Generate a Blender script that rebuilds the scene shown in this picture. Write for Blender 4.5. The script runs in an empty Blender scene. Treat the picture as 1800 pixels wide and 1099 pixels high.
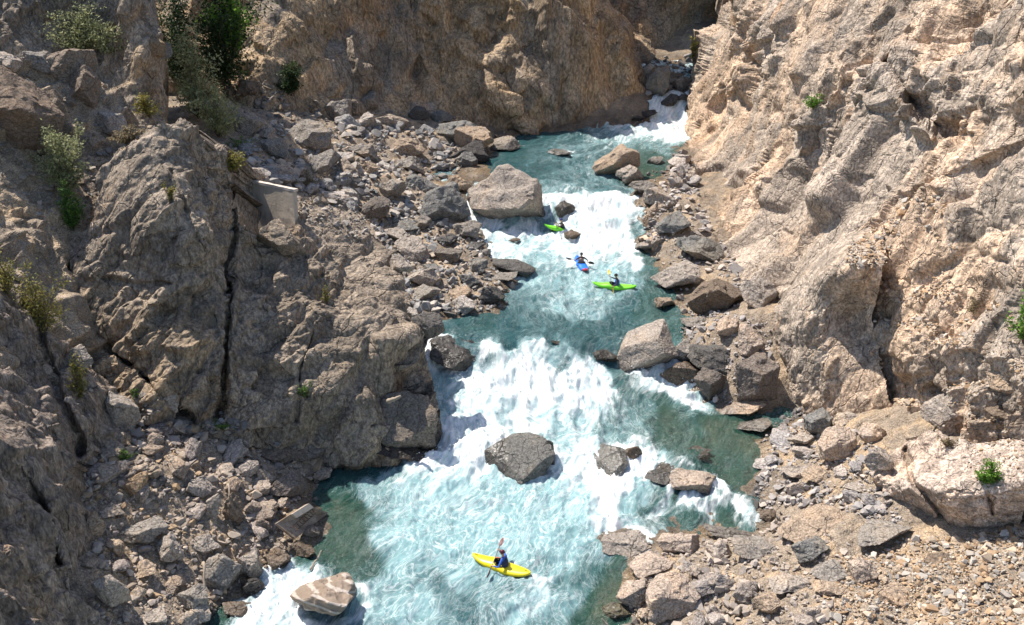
import bpy, bmesh, math, random
import numpy as np
from mathutils import Vector, Matrix
random.seed(7); rng = np.random.default_rng(7)
C = bpy.context.scene.collection
R = math.radians
F32 = np.float32
# ------------------------------------------------------------------ camera model (all sizes in metres)
PITCH = R(25); CP, SP = math.cos(PITCH), math.sin(PITCH); FPX = 1800.0; CAMZ = 28.0
def ray(px, py):
    px = np.asarray(px, float); py = np.asarray(py, float)
    vx = (px-900)/FPX; vy = (549.5-py)/FPX
    return vx, CP+vy*SP, -SP+vy*CP
def unproj(px, py, Y):
    dx, dy, dz = ray(px, py); t = Y/dy
    return np.stack([dx*t, dy*t+0*t, CAMZ+dz*t], -1)
def proj(P):
    x, y, z = P[..., 0], P[..., 1], P[..., 2]-CAMZ
    d = y*CP - z*SP; u = y*SP + z*CP
    return 900+FPX*x/d, 549.5-FPX*u/d, d
# ------------------------------------------------------------------ numpy noise
def _h(ix, iy, iz, s):
    h = (ix.astype(np.uint32)*np.uint32(73856093)) ^ (iy.astype(np.uint32)*np.uint32(19349663)) ^ (iz.astype(np.uint32)*np.uint32(83492791)) ^ np.uint32((s*2654435761) & 0xffffffff)
    h ^= h >> np.uint32(15); h *= np.uint32(2246822519); h ^= h >> np.uint32(13); h *= np.uint32(3266489917); h ^= h >> np.uint32(16)
    return h
def _f(h): return (h & np.uint32(0xffffff)).astype(F32)/F32(16777216)
def vnoise(P, s=0):
    P = np.asarray(P, F32); i = np.floor(P).astype(np.int32); f = P-i; f = f*f*(3-2*f); out = 0
    for a in (0, 1):
        for b in (0, 1):
            for c in (0, 1):
                w = (f[:, 0] if a else 1-f[:, 0])*(f[:, 1] if b else 1-f[:, 1])*(f[:, 2] if c else 1-f[:, 2])
                out = out + w*_f(_h(i[:, 0]+a, i[:, 1]+b, i[:, 2]+c, s))
    return out*2-1
def fbm(P, s=0, oct=4, gain=.5):
    o = 0; a = 1; n = 0; Q = np.asarray(P, F32).copy()
    for k in range(oct):
        o = o + a*vnoise(Q, s+k*17); n += a; a *= gain; Q = Q*F32(2.03)+F32(5.3)
    return o/n
def facets(P, scale, seed=1, axis=None, stretch=1.0, tilt=.8, sharp=24.0):
    """blocky fractured-rock displacement: every cell of a jittered lattice is one plane"""
    Q = np.asarray(P, F32)/F32(scale)
    if axis is not None:
        a = np.array(axis, F32); a /= np.linalg.norm(a)
        Q = Q - F32(1-1/stretch)*(Q@a)[:, None]*a
    i0 = np.floor(Q).astype(np.int32); n = len(Q)
    d1 = np.full(n, 9e9, F32); d2 = d1.copy(); num = np.zeros(n, F32); den = np.zeros(n, F32); cid = np.zeros(n, np.uint32)
    for a_ in (-1, 0, 1):
        for b_ in (-1, 0, 1):
            for c_ in (-1, 0, 1):
                ix, iy, iz = i0[:, 0]+a_, i0[:, 1]+b_, i0[:, 2]+c_
                h = _h(ix, iy, iz, seed)
                h2 = h*np.uint32(747796405)+np.uint32(2891336453); h3 = h2*np.uint32(277803737)^(h2 >> np.uint32(11))
                cx, cy, cz = ix+.1+.8*_f(h), iy+.1+.8*_f(h2 >> np.uint32(5)), iz+.1+.8*_f(h3)
                ex, ey, ez = Q[:, 0]-cx, Q[:, 1]-cy, Q[:, 2]-cz
                d = ex*ex+ey*ey+ez*ez
                m = d < d1
                d2 = np.where(m, d1, np.minimum(d2, d)); d1 = np.where(m, d, d1)
                g1 = _f(h2)*2-1; g2 = _f(h3 >> np.uint32(7))*2-1; g3 = _f(h*np.uint32(1597334677) >> np.uint32(3))*2-1
                off = _f(h*np.uint32(3812015801) >> np.uint32(4))*2-1
                wt = np.exp(-sharp*np.sqrt(d)); num += wt*(off*.55+tilt*(g1*ex+g2*ey+g3*ez)); den += wt
                cid = np.where(m, h, cid)
    return (num/(den+F32(1e-20))).astype(F32), (np.sqrt(d2)-np.sqrt(d1)).astype(F32), _f(cid*np.uint32(2246822519) >> np.uint32(6))
def blocks(P, scale, seed=1, axis=(0, 0, 1), stretch=1.0, tilt=.45, steep=1.7):
    """jointed rock: union of flat-topped blocks bounded by three shared joint directions (continuous, hard creases)"""
    a = np.array(axis, float); a /= np.linalg.norm(a); b = np.cross(a, (.31, .93, .2)); b /= np.linalg.norm(b); c = np.cross(a, b)
    b2 = b+.28*a; c2 = c-.22*b
    J = np.stack([a/stretch, b2, c2]).astype(F32)/F32(scale); Q = np.asarray(P, F32)@J.T
    i0 = np.floor(Q).astype(np.int32); n = len(Q); h1 = np.full(n, -9e9, F32); h2_ = h1.copy(); cid = np.zeros(n, np.uint32)
    for a_ in (-1, 0, 1):
        for b_ in (-1, 0, 1):
            for c_ in (-1, 0, 1):
                ix, iy, iz = i0[:, 0]+a_, i0[:, 1]+b_, i0[:, 2]+c_
                h = _h(ix, iy, iz, seed)
                h2 = h*np.uint32(747796405)+np.uint32(2891336453); h3 = h2*np.uint32(277803737)^(h2 >> np.uint32(11)); h4 = h3*np.uint32(1597334677)^(h3 >> np.uint32(9))
                ex = Q[:, 0]-(ix+.15+.7*_f(h)); ey = Q[:, 1]-(iy+.15+.7*_f(h2 >> np.uint32(5))); ez = Q[:, 2]-(iz+.15+.7*_f(h3))
                g1 = _f(h2)*2-1; g2 = _f(h3 >> np.uint32(7))*2-1; g3 = _f(h4)*2-1; off = _f(h4 >> np.uint32(7))*2-1
                ch = np.maximum(np.maximum(np.abs(ex+.25*g2*ey), np.abs(ey+.25*g3*ez)), np.abs(ez+.25*g1*ex))
                v = off*.5+tilt*(g1*ex+g2*ey+g3*ez)-steep*np.maximum(ch-.36, 0)
                m = v > h1; h2_ = np.where(m, h1, np.maximum(h2_, v)); h1 = np.where(m, v, h1); cid = np.where(m, h, cid)
    return h1.astype(F32), (h1-h2_).astype(F32), _f(cid*np.uint32(2246822519) >> np.uint32(6))
def joints(P, scale, seed=1, axis=(0, 0, 1), stretch=1.0, tilt=.8, sharp=60.0, offw=.6):
    """fractured faces: straight-edged cells along three joint directions, each cell one tilted plane, steps between them"""
    a = np.array(axis, float); a /= np.linalg.norm(a); b = np.cross(a, (.31, .93, .2)); b /= np.linalg.norm(b); c = np.cross(a, b)
    J = np.stack([a/stretch, b+.35*a, c-.3*b]).astype(F32)/F32(scale); Q = np.asarray(P, F32)@J.T
    i0 = np.floor(Q).astype(np.int32); n = len(Q); d1 = np.full(n, 9e9, F32); d2 = d1.copy(); num = np.zeros(n, F32); den = np.zeros(n, F32); cid = np.zeros(n, np.uint32)
    for a_ in (-1, 0, 1):
        for b_ in (-1, 0, 1):
            for c_ in (-1, 0, 1):
                ix, iy, iz = i0[:, 0]+a_, i0[:, 1]+b_, i0[:, 2]+c_
                h = _h(ix, iy, iz, seed)
                h2 = h*np.uint32(747796405)+np.uint32(2891336453); h3 = h2*np.uint32(277803737)^(h2 >> np.uint32(11)); h4 = h3*np.uint32(1597334677)^(h3 >> np.uint32(9))
                ex = Q[:, 0]-(ix+.1+.8*_f(h)); ey = Q[:, 1]-(iy+.1+.8*_f(h2 >> np.uint32(5))); ez = Q[:, 2]-(iz+.1+.8*_f(h3))
                g1 = _f(h2)*2-1; g2 = _f(h3 >> np.uint32(7))*2-1; g3 = _f(h4)*2-1; off = _f(h4 >> np.uint32(7))*2-1
                d = np.maximum(np.maximum(np.abs(ex+.3*g2*ey), np.abs(ey+.3*g3*ez)), np.abs(ez+.3*g1*ex))+.25*np.sqrt(ex*ex+ey*ey+ez*ez)
                m = d < d1; d2 = np.where(m, d1, np.minimum(d2, d)); d1 = np.where(m, d, d1); cid = np.where(m, h, cid)
                wt = np.exp(-sharp*d); num += wt*(off*offw+tilt*(g1*ex+g2*ey+g3*ez)); den += wt
    return (num/(den+F32(1e-20))).astype(F32), (d2-d1).astype(F32), _f(cid*np.uint32(2246822519) >> np.uint32(6))
# ------------------------------------------------------------------ thin-plate interpolation
class TPS:
    def __init__(s, xy, v, lam=1e-3):
        xy = np.asarray(xy, float); s.c = xy.mean(0); s.k = max(1e-6, np.abs(xy-s.c).max()); s.x = (xy-s.c)/s.k; v = np.asarray(v, float)
        n = len(xy); K = s.U(s.x, s.x)+lam*np.eye(n); Pm = np.c_[np.ones(n), s.x]
        A = np.zeros((n+3, n+3)); A[:n, :n] = K; A[:n, n:] = Pm; A[n:, :n] = Pm.T
        s.w = np.linalg.solve(A, np.r_[v, np.zeros(3)])
    @staticmethod
    def U(a, b):
        r2 = ((a[:, None]-b[None])**2).sum(-1)+1e-12
        return r2*np.log(r2)
    def __call__(s, xy):
        xy = (np.asarray(xy, float).reshape(-1, 2)-s.c)/s.k; out = np.empty(len(xy)); n = len(s.x)
        for i in range(0, len(xy), 40000):
            q = xy[i:i+40000]; out[i:i+40000] = s.U(q, s.x)@s.w[:n]+s.w[n]+q@s.w[n+1:]
        return out
def inpoly(x, y, poly):
    x = np.asarray(x); y = np.asarray(y); r = np.zeros(x.shape, bool); n = len(poly)
    for i in range(n):
        x1, y1 = poly[i]; x2, y2 = poly[(i+1) % n]
        if y1 == y2: continue
        c = ((y1 > y) != (y2 > y)) & (x < (x2-x1)*(y-y1)/(y2-y1)+x1)
        r ^= c
    return r
def edgedist(x, y, poly, closed=True):
    d = np.full(np.shape(x), 1e9); n = len(poly)
    for i in range(n if closed else n-1):
        x1, y1 = poly[i]; x2, y2 = poly[(i+1) % n]; vx, vy = x2-x1, y2-y1; L = vx*vx+vy*vy+1e-9
        t = np.clip(((x-x1)*vx+(y-y1)*vy)/L, 0, 1)
        d = np.minimum(d, np.hypot(x-x1-t*vx, y-y1-t*vy))
    return d
# ------------------------------------------------------------------ object helpers
def tag(o, label=None, cat=None, group=None, kind=None):
    if label: o['label'] = label
    if cat: o['category'] = cat
    if group: o['group'] = group
    if kind: o['kind'] = kind
    return o
def link(name, me, mat=None, parent=None):
    o = bpy.data.objects.new(name, me); C.objects.link(o)
    if mat is not None:
        for m in (mat if isinstance(mat, (list, tuple)) else [mat]): me.materials.append(m)
    if parent is not None: o.parent = parent
    return o
def empty(name, loc, rz=0):
    o = bpy.data.objects.new(name, None); o.empty_display_size = .2; C.objects.link(o); o.location = loc; o.rotation_euler.z = rz; return o
def npmesh(name, V, Fc, smooth=False, attrs=None, uv=None):
    """Fc: (n,3) or (n,4) int array"""
    me = bpy.data.meshes.new(name); V = np.asarray(V, F32); Fc = np.asarray(Fc, np.int32); k = Fc.shape[1]
    me.vertices.add(len(V)); me.vertices.foreach_set('co', V.ravel())
    me.loops.add(Fc.size); me.loops.foreach_set('vertex_index', Fc.ravel())
    me.polygons.add(len(Fc)); me.polygons.foreach_set('loop_start', np.arange(0, Fc.size, k, dtype=np.int32))
    me.polygons.foreach_set('loop_total', np.full(len(Fc), k, np.int32))
    me.polygons.foreach_set('use_smooth', np.full(len(Fc), smooth, bool))
    for n, a in (attrs or {}).items():
        at = me.attributes.new(n, 'FLOAT_COLOR', 'POINT'); a = np.asarray(a, F32)
        if a.shape[1] == 3: a = np.c_[a, np.ones(len(a), F32)]
        at.data.foreach_set('color', a.ravel())
    if uv is not None:
        l = me.uv_layers.new(name='flow'); l.data.foreach_set('uv', np.asarray(uv, F32)[Fc.ravel()].ravel())
    me.update(calc_edges=True); me.validate(); return me
# ------------------------------------------------------------------ materials
class NT:
    def __init__(s, name):
        s.m = bpy.data.materials.new(name); s.m.use_nodes = True; s.t = s.m.node_tree; s.t.nodes.clear()
        s.out = s.n('ShaderNodeOutputMaterial')
    def n(s, k, **kw):
        x = s.t.nodes.new(k)
        for a, b in kw.items(): setattr(x, a, b)
        return x
    def c(s, a, b): s.t.links.new(a, b)
    def put(s, sock, v):
        if hasattr(v, 'is_output') or isinstance(v, bpy.types.NodeSocket): s.c(v, sock)
        else: sock.default_value = v
    def math(s, op, a, b=0.0, c=0.0, clamp=False):
        x = s.n('ShaderNodeMath', operation=op, use_clamp=clamp); s.put(x.inputs[0], a); s.put(x.inputs[1], b); s.put(x.inputs[2], c); return x.outputs[0]
    def mix(s, f, a, b, blend='MIX'):
        x = s.n('ShaderNodeMix', data_type='RGBA', blend_type=blend); s.put(x.inputs[0], f)
        s.put(x.inputs[6], a if not isinstance(a, tuple) else (*a[:3], 1)); s.put(x.inputs[7], b if not isinstance(b, tuple) else (*b[:3], 1)); return x.outputs[2]
    def noise(s, vec, scale, detail=4, rough=.55, dist=0.0):
        x = s.n('ShaderNodeTexNoise'); s.put(x.inputs['Vector'], vec); x.inputs['Scale'].default_value = scale; x.inputs['Detail'].default_value = detail
        x.inputs['Roughness'].default_value = rough; x.inputs['Distortion'].default_value = dist; return x.outputs[0]
    def ramp(s, v, a, b):
        x = s.n('ShaderNodeMapRange', clamp=True); x.interpolation_type = 'SMOOTHSTEP'; s.put(x.inputs[0], v); s.put(x.inputs[1], a); s.put(x.inputs[2], b); return x.outputs[0]
    def bsdf(s, col, rough=.9, normal=None, spec=.3, **kw):
        b = s.n('ShaderNodeBsdfPrincipled'); s.put(b.inputs['Base Color'], col if not isinstance(col, tuple) else (*col[:3], 1)); s.put(b.inputs['Roughness'], rough)
        b.inputs['Specular IOR Level'].default_value = spec
        if normal is not None: s.c(normal, b.inputs['Normal'])
        for k, v in kw.items(): s.put(b.inputs[k], v)
        return b.outputs[0]
    def bump(s, h, strength=.5, dist=.05, prev=None):
        x = s.n('ShaderNodeBump'); x.inputs['Strength'].default_value = strength; x.inputs['Distance'].default_value = dist; s.put(x.inputs['Height'], h)
        if prev is not None: s.c(prev, x.inputs['Normal'])
        return x.outputs[0]
    def done(s, sh): s.c(sh, s.out.inputs[0]); return s.m
def rock_mat(name, grey, tan, rust, tanb=.5, rustb=.35, scale=1.0, objtint=False, axis_stretch=(1, 1, 1), rot=(0, 0, 0), crack=.6, stain=0.0):
    T = NT(name); co = T.n('ShaderNodeTexCoord').outputs['Object']
    if objtint:
        oi = T.n('ShaderNodeObjectInfo'); va = T.n('ShaderNodeVectorMath', operation='ADD'); T.c(co, va.inputs[0])
        mm = T.math('MULTIPLY', oi.outputs['Random'], 57.0); T.c(mm, va.inputs[1]); co = va.outputs[0]
    mp = T.n('ShaderNodeMapping'); T.c(co, mp.inputs[0]); mp.inputs['Scale'].default_value = axis_stretch; mp.inputs['Rotation'].default_value = rot
    v = mp.outputs[0]
    at = T.n('ShaderNodeAttribute', attribute_name='blk'); sep = T.n('ShaderNodeSeparateColor'); T.c(at.outputs['Color'], sep.inputs[0])
    big = T.noise(v, .16*scale, 4, .6, .4); med = T.noise(v, .9*scale, 6, .65, .6); fine = T.noise(v, 7*scale, 5, .7); 
    f1 = T.math('ADD', T.math('MULTIPLY', big, .9), T.math('MULTIPLY', med, .5)); f1 = T.math('ADD', f1, T.math('MULTIPLY', sep.outputs[0], .3))
    c = T.mix(T.ramp(f1, 1.06-tanb*.5, 1.36-tanb*.5), grey, tan)
    r1 = T.math('ADD', T.math('MULTIPLY', T.noise(v, .33*scale, 6, .65, .8), 1.0), T.math('MULTIPLY', sep.outputs[1], .25))
    c = T.mix(T.math('MULTIPLY', T.ramp(r1, .82-rustb*.3, 1.02-rustb*.3), .75), c, rust)
    lum = T.math('ADD', .56, T.math('MULTIPLY', T.ramp(fine, .34, .66), .80)); lum = T.math('MULTIPLY', lum, T.math('ADD', .78, T.math('MULTIPLY', T.ramp(T.noise(v, 16*scale, 4, .8), .4, .6), .20 if objtint else .40)))
    lum = T.math('MULTIPLY', lum, T.math('ADD', .72, T.math('MULTIPLY', sep.outputs[2], .56)))
    lum = T.math('MULTIPLY', lum, T.math('ADD', .6, T.math('MULTIPLY', T.noise(v, 2.3*scale, 5, .7, .5), .8)))
    cm = T.n('ShaderNodeCombineColor'); [T.c(lum, cm.inputs[i]) for i in range(3)]
    c = T.mix(1.0, c, cm.outputs[0], 'MULTIPLY')
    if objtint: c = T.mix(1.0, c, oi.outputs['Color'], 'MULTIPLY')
    if stain > 0:     # dark mineral / lichen streaks
        st = T.noise(v, .55*scale, 7, .7, 1.2); c = T.mix(T.math('MULTIPLY', T.ramp(st, .56, .68), stain), c, (.05, .045, .04))
    # fine fracture lines
    vo = T.n('ShaderNodeTexVoronoi', feature='DISTANCE_TO_EDGE'); T.c(v, vo.inputs['Vector']); vo.inputs['Scale'].default_value = 1.7*scale
    vw = T.n('ShaderNodeVectorMath', operation='ADD'); T.c(v, vw.inputs[0]); nz = T.n('ShaderNodeTexNoise'); T.c(v, nz.inputs['Vector']); nz.inputs['Scale'].default_value = 1.6*scale; nz.inputs['Detail'].default_value = 4
    sc = T.n('ShaderNodeVectorMath', operation='SCALE'); T.c(nz.outputs['Color'], sc.inputs[0]); sc.inputs['Scale'].default_value = .5/scale; T.c(sc.outputs[0], vw.inputs[1]); T.c(vw.outputs[0], vo.inputs['Vector'])
    ck = T.ramp(vo.outputs[0], 0.0, .05)
    wet = T.n('ShaderNodeAttribute', attribute_name='wet'); ws = T.n('ShaderNodeSeparateColor'); T.c(wet.outputs['Color'], ws.inputs[0]); w = ws.outputs[0]
    c = T.mix(T.math('MULTIPLY', w, .72), c, T.mix(1.0, c, (.30, .29, .27), 'MULTIPLY'))
    vo2 = T.n('ShaderNodeTexVoronoi', feature='F1', distance='CHEBYCHEV'); T.c(vw.outputs[0], vo2.inputs['Vector']); vo2.inputs['Scale'].default_value = 3.3*scale
    vo3 = T.n('ShaderNodeTexVoronoi', feature='DISTANCE_TO_EDGE'); T.c(vw.outputs[0], vo3.inputs['Vector']); vo3.inputs['Scale'].default_value = .62*scale
    vo4 = T.n('ShaderNodeTexVoronoi', feature='F1', distance='CHEBYCHEV'); T.c(vw.outputs[0], vo4.inputs['Vector']); vo4.inputs['Scale'].default_value = 8.5*scale
    nrm = T.bump(T.noise(v, 5*scale, 8, .8, .2), .4, .035/scale)
    nrm = T.bump(vo2.outputs[0], .5, .13/scale, nrm); nrm = T.bump(vo4.outputs[0], .3, .06/scale, nrm)
    nrm = T.bump(ck, crack, .06/scale, nrm); nrm = T.bump(T.ramp(vo3.outputs[0], 0.0, .03), .8, .09/scale, nrm)
    nrm = T.bump(fine, .35, .02/scale, nrm)
    rough = T.math('SUBTRACT', .92, T.math('MULTIPLY', w, .72))
    return T.done(T.bsdf(c, rough, nrm, .25))
M = {}
M['right'] = rock_mat('pale_cliff_rock', (.355, .295, .24), (.49, .36, .255), (.47, .29, .165), .62, .30, 1.0, axis_stretch=(1, 1, .75), rot=(.3, -.6, 0), stain=.45)
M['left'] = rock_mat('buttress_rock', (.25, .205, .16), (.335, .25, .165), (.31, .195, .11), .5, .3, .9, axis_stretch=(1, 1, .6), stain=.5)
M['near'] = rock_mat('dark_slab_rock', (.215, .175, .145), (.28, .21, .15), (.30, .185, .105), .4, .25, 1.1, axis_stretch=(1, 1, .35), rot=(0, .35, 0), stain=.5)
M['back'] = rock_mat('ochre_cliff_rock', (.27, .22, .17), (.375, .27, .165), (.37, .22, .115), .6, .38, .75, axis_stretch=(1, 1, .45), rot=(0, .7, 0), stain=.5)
M['far'] = rock_mat('far_cliff_rock', (.24, .20, .16), (.34, .24, .15), (.34, .19, .10), .5, .5, .7, stain=.5)
M['ground'] = rock_mat('gravel_ground', (.27, .22, .17), (.40, .30, .20), (.40, .27, .155), .55, .35, 2.2)
M['block'] = rock_mat('pale_block_rock', (.44, .36, .30), (.56, .43, .33), (.48, .33, .22), .6, .2, 1.2, stain=.2)
M['boulder'] = rock_mat('boulder_rock', (.31, .285, .26), (.385, .325, .265), (.44, .33, .24), .45, .15, 1.6, objtint=True, crack=.35, stain=.2)
# scree: colour from a per-rock attribute
T = NT('scree_rock'); co = T.n('ShaderNodeTexCoord').outputs['Object']; a = T.n('ShaderNodeAttribute', attribute_name='col')
n1 = T.noise(co, 6, 5, .7); n2 = T.noise(co, 1.5, 3, .6)
l = T.math('ADD', .55, T.math('MULTIPLY', T.math('ADD', n1, n2), .45)); cm = T.n('ShaderNodeCombineColor'); [T.c(l, cm.inputs[i]) for i in range(3)]
M['scree'] = T.done(T.bsdf(T.mix(1.0, a.outputs['Color'], cm.outputs[0], 'MULTIPLY'), .92, T.bump(n1, .6, .04), .2))
def plain(name, col, rough=.5, spec=.5, var=.15, scale=12, bump=0.0, **kw):
    T = NT(name); co = T.n('ShaderNodeTexCoord').outputs['Object']; n = T.noise(co, scale, 4, .6)
    c = T.mix(n, tuple(x*(1-var) for x in col), tuple(min(1, x*(1+var)) for x in col))
    return T.done(T.bsdf(c, rough, T.bump(n, bump, .02) if bump else None, spec, **kw))
M['yellow'] = plain('yellow_plastic', (.80, .62, .01), .35, .5, .05); M['green'] = plain('lime_plastic', (.20, .72, .03), .35, .5, .05)
M['blue'] = plain('blue_plastic', (.02, .18, .80), .35, .5, .05); M['redplastic'] = plain('red_plastic', (.55, .05, .06), .4)
M['black'] = plain('black_neoprene', (.015, .016, .02), .6); M['skin'] = plain('skin', (.52, .28, .19), .55, .4, .08)
M['navy'] = plain('navy_fabric', (.02, .03, .09), .8); M['bluefab'] = plain('blue_fabric', (.03, .11, .45), .75); M['brownfab'] = plain('brown_fabric', (.10, .06, .05), .8)
M['greyfab'] = plain('pale_grey_fabric', (.35, .38, .42), .8); M['darkgreenfab'] = plain('dark_green_fabric', (.03, .07, .07), .8); M['palepink'] = plain('pale_tan_fabric', (.42, .30, .26), .8)
M['helm_maroon'] = plain('maroon_helmet_shell', (.10, .015, .03), .25); M['helm_dark'] = plain('dark_helmet_shell', (.03, .02, .025), .3); M['helm_blue'] = plain('blue_helmet_shell', (.03, .04, .20), .3)
M['blade_maroon'] = plain('maroon_blade', (.16, .06, .06), .4); M['blade_yellow'] = plain('ochre_blade', (.60, .42, .04), .4); M['blade_black'] = plain('black_blade', (.02, .018, .02), .4)
M['shaft'] = plain('paddle_shaft', (.10, .09, .09), .35); M['red'] = plain('orange_red_fabric', (.6, .08, .02), .6); M['whiteb'] = plain('white_plastic', (.8, .8, .8), .4)
M['wood'] = plain('weathered_wood', (.34, .28, .22), .9, .2, .3, 9, .5); M['bark'] = plain('shrub_bark', (.13, .10, .075), .9, .2, .3, 20, .5)
M['rust'] = plain('rusty_steel', (.10, .055, .035), .8)
T = NT('weathered_concrete'); co = T.n('ShaderNodeTexCoord').outputs['Object']
n1 = T.noise(co, 1.1, 6, .65, .5); n2 = T.noise(co, 9, 6, .7); mp = T.n('ShaderNodeMapping'); T.c(co, mp.inputs[0]); mp.inputs['Scale'].default_value = (3, 3, .35); n3 = T.noise(mp.outputs[0], 1.3, 5, .7, .4)
c = T.mix(n1, (.42, .35, .27), (.58, .50, .41)); c = T.mix(T.math('MULTIPLY', T.ramp(n3, .52, .68), .55), c, (.20, .17, .14)); c = T.mix(T.math('MULTIPLY', n2, .4), c, (.30, .27, .235))
M['concrete'] = T.done(T.bsdf(c, .9, T.bump(n2, .6, .03), .2))
def leafmat(name, a, b, tr=.35):
    T = NT(name); at = T.n('ShaderNodeAttribute', attribute_name='col'); s_ = T.n('ShaderNodeSeparateColor'); T.c(at.outputs['Color'], s_.inputs[0])
    c = T.mix(s_.outputs[0], a, b); d = T.bsdf(c, .6, None, .3); t = T.n('ShaderNodeBsdfTranslucent'); T.c(c, t.inputs[0]); m = T.n('ShaderNodeMixShader'); m.inputs[0].default_value = tr
    T.c(d, m.inputs[1]); T.c(t.outputs[0], m.inputs[2]); return T.done(m.outputs[0])
M['leaf_olive'] = leafmat('olive_leaves', (.20, .23, .10), (.42, .42, .22)); M['leaf_green'] = leafmat('green_leaves', (.04, .10, .02), (.16, .28, .05))
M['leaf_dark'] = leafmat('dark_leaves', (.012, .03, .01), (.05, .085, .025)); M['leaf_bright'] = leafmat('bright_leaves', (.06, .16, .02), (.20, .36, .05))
M['leaf_dry'] = leafmat('dry_leaves', (.16, .12, .07), (.34, .28, .16)); M['leaf_autumn'] = leafmat('yellowing_leaves', (.10, .12, .03), (.32, .26, .06))
# ------------------------------------------------------------------ water level along the gorge
def Yat(py, z):
    _, dy, dz = ray(900, py); return float((CAMZ-z)*dy/(-dz))
WL = [(1250, -.25), (1099, -.1), (1000, .0), (850, .25), (760, .55), (700, .8), (650, 1.15), (612, 1.95), (560, 2.05), (440, 2.35), (405, 2.6), (352, 3.7), (300, 3.85), (232, 4.05), (205, 4.7), (170, 6.0), (130, 6.8), (60, 7.4)]
_wy = np.array([Yat(p, z) for p, z in WL]); _wz = np.array([z for p, z in WL])
_o = np.argsort(_wy); _wy = _wy[_o]; _wz = _wz[_o]
def wz(Y):
    Y = np.asarray(Y, float); k = np.array([-1.2, -.6, 0, .6, 1.2]); w = np.array([.1, .22, .36, .22, .1])
    return sum(wi*np.interp(Y+ki, _wy, _wz) for ki, wi in zip(k, w))
def hit(px, py, h=0.0, fn=None, t0=24, t1=150):
    """ray meets the surface z = wz(y)+h (or fn(x,y))"""
    dx, dy, dz = [float(v) for v in ray(px, py)]; t = np.linspace(t0, t1, 1500); X, Y, Z = dx*t, dy*t, CAMZ+dz*t
    g = (wz(Y)+h) if fn is None else fn(X, Y)
    d = Z-g; i = int(np.argmax(d < 0)) if (d < 0).any() else len(t)-1; i = max(1, i)
    q = d[i-1]/(d[i-1]-d[i]+1e-9); tt = t[i-1]+(t[i]-t[i-1])*q
    return Vector((dx*tt, dy*tt, CAMZ+dz*tt)), tt
LEFTB = [(250, 1260), (300, 1150), (375, 1078), (420, 1035), (470, 1002), (520, 975), (560, 950), (578, 905), (548, 878), (560, 840), (590, 812), (640, 790), (720, 770), (745, 700), (735, 640), (735, 600), (760, 575), (830, 552), (893, 537), (900, 505), (880, 480), (862, 455), (855, 425), (845, 400), (815, 385), (815, 360), (815, 322), (770, 312), (775, 300), (850, 292), (862, 268), (905, 240), (1000, 230), (1060, 222), (1130, 208), (1140, 188), (1160, 165), (1180, 140), (1195, 110)]
RIGHTB = [(1235, 110), (1225, 150), (1208, 190), (1200, 250), (1192, 280), (1175, 300), (1130, 322), (1112, 345), (1130, 380), (1142, 410), (1112, 432), (1150, 452), (1158, 480), (1195, 512), (1185, 535), (1215, 570), (1200, 600), (1215, 650), (1235, 690), (1300, 722), (1375, 712), (1400, 740), (1335, 770), (1345, 810), (1330, 850), (1312, 875), (1345, 905), (1325, 935), (1230, 940), (1150, 935), (1075, 948), (1112, 985), (1098, 1020), (1092, 1060), (1135, 1099), (1165, 1180), (1190, 1260)]
RIV = [tuple(hit(x, y)[0][:2]) for x, y in LEFTB+RIGHTB]
GC = [(840, 300, 4.1), (760, 335, 4.4), (680, 300, 5.3), (600, 260, 6.6), (500, 230, 8.4), (430, 200, 10.2), (350, 180, 10.8), (800, 240, 4.9), (700, 220, 6.2), (560, 320, 6.4), (640, 360, 4.9), (700, 400, 3.7), (760, 430, 3.1), (700, 500, 3.1), (790, 500, 2.75), (650, 450, 4.0), (300, 200, 10), (250, 250, 9.5), (100, 200, 9), (0, 200, 8), (200, 100, 9), (0, 400, 7), (560, 500, 6), (500, 400, 7.5), (800, 380, 3.6),
      (560, 780, 1.3), (450, 760, 2.0), (300, 740, 3.5), (350, 640, 3.0), (560, 700, 1.0), (200, 790, 4.2), (300, 850, 2.9), (400, 850, 2.0), (480, 850, 1.2), (200, 900, 3.0), (300, 950, 1.8), (400, 950, 1.0), (470, 940, .6), (200, 1000, 2.2), (300, 1040, .9), (200, 1099, 1.7), (300, 1099, .7), (100, 900, 4), (100, 1180, 2.4),
      (1180, 400, 3.7), (1215, 330, 4.2), (1260, 560, 3.2), (1320, 600, 3.0), (1300, 650, 2.2), (1370, 680, 1.6), (1400, 770, 1.3), (1450, 790, 2.0), (1500, 820, 2.5), (1560, 800, 3.4), (1400, 850, 1.1), (1450, 900, 1.6), (1380, 950, 1.1), (1250, 985, .7), (1190, 1050, .7), (1300, 1050, 1.3), (1400, 1050, 1.9), (1500, 980, 2.4), (1600, 970, 2.8), (1600, 1080, 2.7), (1800, 960, 3.9), (1800, 1080, 3.6), (1900, 1000, 4.5), (1700, 1020, 3.2), (1700, 940, 3.1), (1250, 480, 2.8), (1400, 1180, 2), (1270, 300, 4.2), (1260, 200, 4.4), (950, 125, 6.5), (1080, 108, 7), (1270, 110, 7), (1130, 40, 9), (1400, 400, 3), (1600, 500, 3.5), (1300, 450, 2.6), (1700, 650, 4)]
gx = []; gv = []
def _absP(px, py, z):
    dx, dy, dz = [float(v) for v in ray(px, py)]; t = (z-CAMZ)/dz; return dx*t, dy*t
for px, py, z in GC:
    x, y = _absP(px, py, z); gx.append((x, y)); gv.append(z-float(wz(y)))
for x, y in RIV[::1]: gx.append((x, y)); gv.append(0.05)
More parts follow.
